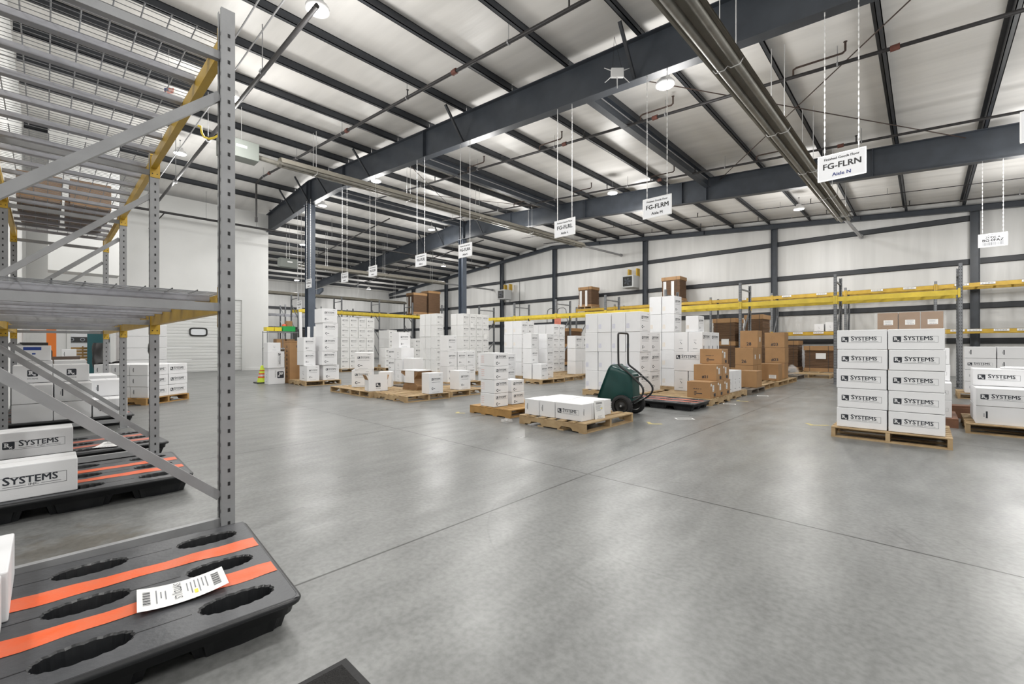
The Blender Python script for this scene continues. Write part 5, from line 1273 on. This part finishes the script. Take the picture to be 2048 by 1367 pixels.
# pallet jack behind the skewed stack
t=thing('pallet_jack','pallet truck with black loop handle behind skewed stack','pallet jack',(-13.3,1.72,0),rad(-125))
b=MB(); b.tube(smooth([(-.02,-.16,.98),(-.02,-.15,1.12),(-.02,-.10,1.2),(-.02,.10,1.2),(-.02,.15,1.12),(-.02,.16,.98)],2),.016,8); b.tube([(-.02,-.16,.98),(0,0,.78)],.016,8); b.tube([(-.02,.16,.98),(0,0,.78)],.016,8); b.build('handle_loop',M['black'],t)
b=MB(); b.tube([(0,0,.79),(.05,0,.25)],.02,8); b.build('handle_shaft',M['black'],t)
for s in (-1,1): b=MB(); b.chbox(.05,1.1,s*.19-.07,s*.19+.07,.05,.1,.008); b.build('fork',M['yellow'],t)
b=MB(); b.chbox(-.02,.12,-.2,.2,.101,.3,.01); b.build('pump_body',M['yellow'],t)
b=MB(); b.lathe([(0,-.05),(.09,-.05),(.09,.05),(0,.05)],(.0,0,.09),16,axis='y'); b.build('steer_wheel',M['rubber'],t)
# room beyond the opening
t=thing('leaning_pallet','worn pallet standing upright in room beyond the opening','pallet',(WL-1.2,.98,0),0)
b=MB()
for k in range(9): b.box(-.02,0,-.42,.42,.04+.115*k,.04+.115*k+.085)
b.build('boards',M['wood2'],t)
for y in (-.38,0,.38): b=MB(); b.box(-.11,-.021,y-.02,y+.02,.02,1.08); b.build('stringer',M['wood2'],t)
t=thing('teal_panel','dark teal upright panel in the opening behind office chair','panel',(WL-.55,1.33,0))
b=MB(); b.chbox(-.04,.04,-.26,.26,0,1.62,.006); b.build('panel_face',M['teal'],t)
b=MB(); b.box(-.025,.025,-.2,.2,1.621,1.66); b.build('top_rail',M['black'],t)
t=thing('wall_rail','dark bumper rail with round marks on inner room wall','rail',(WL-4.09,.9,1.25))
b=MB(); b.box(0,.03,-1.0,1.4,0,.22); b.build('rail_board',M['black'],t)
for k in range(7): b=MB(); b.lathe([(.05,0),(.075,.004),(.075,0)],(.034,-.8+.33*k,.11),16,axis='x'); b.build('ring_mark',M['inksoft'],t)
# paper banner on the partition above the opening, seen faint
b=MB(); b.box(0,.004,-.55,.55,0,.62); r=random.Random(2)
for k,(y0,y1,z) in enumerate(((-.2,.35,.40),(-.15,.3,.40),(-.05,.3,.15))): b.rect(Vector((.005,0,0)),Vector((0,1,0)),Vector((0,0,1)),y0,y1,z,z+.07,1)
tag(b.build('banner',[M['sign'],M['inksoft']],None,(WL+.012,1.15,4.3)),'pale paper banner with faint grey print on the partition','banner')
# small flag
t=thing('flag','small red white and blue striped flag hanging under roof','flag',(-11.0,1.69,6.15),rad(43))
b=MB()
for k in range(7): b.box(-.09,.10,-.002,.002,.014*k,.014*(k+1),k%2)
b.box(-.091,-.01,-.003,.003,.045,.099,2); b.build('flag_cloth',[M['redbin'],M['paper'],M['inknavy']],t)
b=MB(); b.tube([(0,0,.10),(0,0,zp(-11)-6.15)],.004,4); b.build('cord',M['chain'],t)
# ================================================================ FLOOR MARKS AND MAT
def mark(label,x,y,w,d,rot,m,fr=False):
    b=MB()
    if fr:
        for a,c,e,f in ((-w/2,w/2,-d/2,-d/2+.02),(-w/2,w/2,d/2-.02,d/2),(-w/2,-w/2+.02,-d/2+.02,d/2-.02),(w/2-.02,w/2,-d/2+.02,d/2-.02)): b.box(a,c,e,f,0,.0012)
    else: b.box(-w/2,w/2,-.025,.025,0,.0012); b.box(-.025-w*.3,.025-w*.3,.0251,d,0,.0012)
    tag(b.build('floor_marking',M[m],None,(x,y,0.0002),rot),label,'floor marking')
mark('yellow tape corner on floor right of the low pallet',-2.80,5.95,.2,.16,rad(40),'tapeyellow')
mark('white outlined rectangle on floor below the black pallet',-2.67,6.68,.27,.13,rad(40),'paper',True)
mark('yellow tape corner on floor left of the tall printed stack',-1.08,7.42,.26,.16,rad(40),'tapeyellow')
mark('white outlined rectangle on floor behind tall printed stack',-.62,7.9,.27,.14,rad(5),'paper',True)
mark('yellow tape corner on floor left of narrow column pallet',-5.60,4.70,.16,.12,rad(40),'tapeyellow')
mark('white outlined rectangle on floor right of black pallet',-2.72,8.95,.22,.12,rad(20),'paper',True)
mark('yellow tape corner on floor beside the brown cartons',-2.66,9.55,.22,.16,rad(20),'tapeyellow')
mark('white outlined rectangle beside the dark weathered pallet',-2.62,10.9,.22,.12,rad(20),'paper',True)
t=thing('floor_mat','charcoal ribbed entrance mat, corner showing at bottom edge','mat',(-1.445,.62,0),rad(0))
b=MB(); b.chbox(-.06,.90,-.92,.115,0,.007,.003); b.build('rubber_backing',M['rubber'],t)
b=MB(); b.box(-.03,.87,-.89,.085,.0071,.013); b.build('carpet_pile',M['mat'],t)
# ================================================================ WORLD AND VIEW
w=bpy.data.worlds.new('world'); SC.world=w; w.use_nodes=True
w.node_tree.nodes['Background'].inputs['Color'].default_value=(1,.99,.975,1); w.node_tree.nodes['Background'].inputs['Strength'].default_value=.5
SC.view_settings.view_transform='Standard'; SC.view_settings.look='None'; SC.view_settings.gamma=1; SC.view_settings.use_curve_mapping=False
SC.view_settings.exposure=0.46
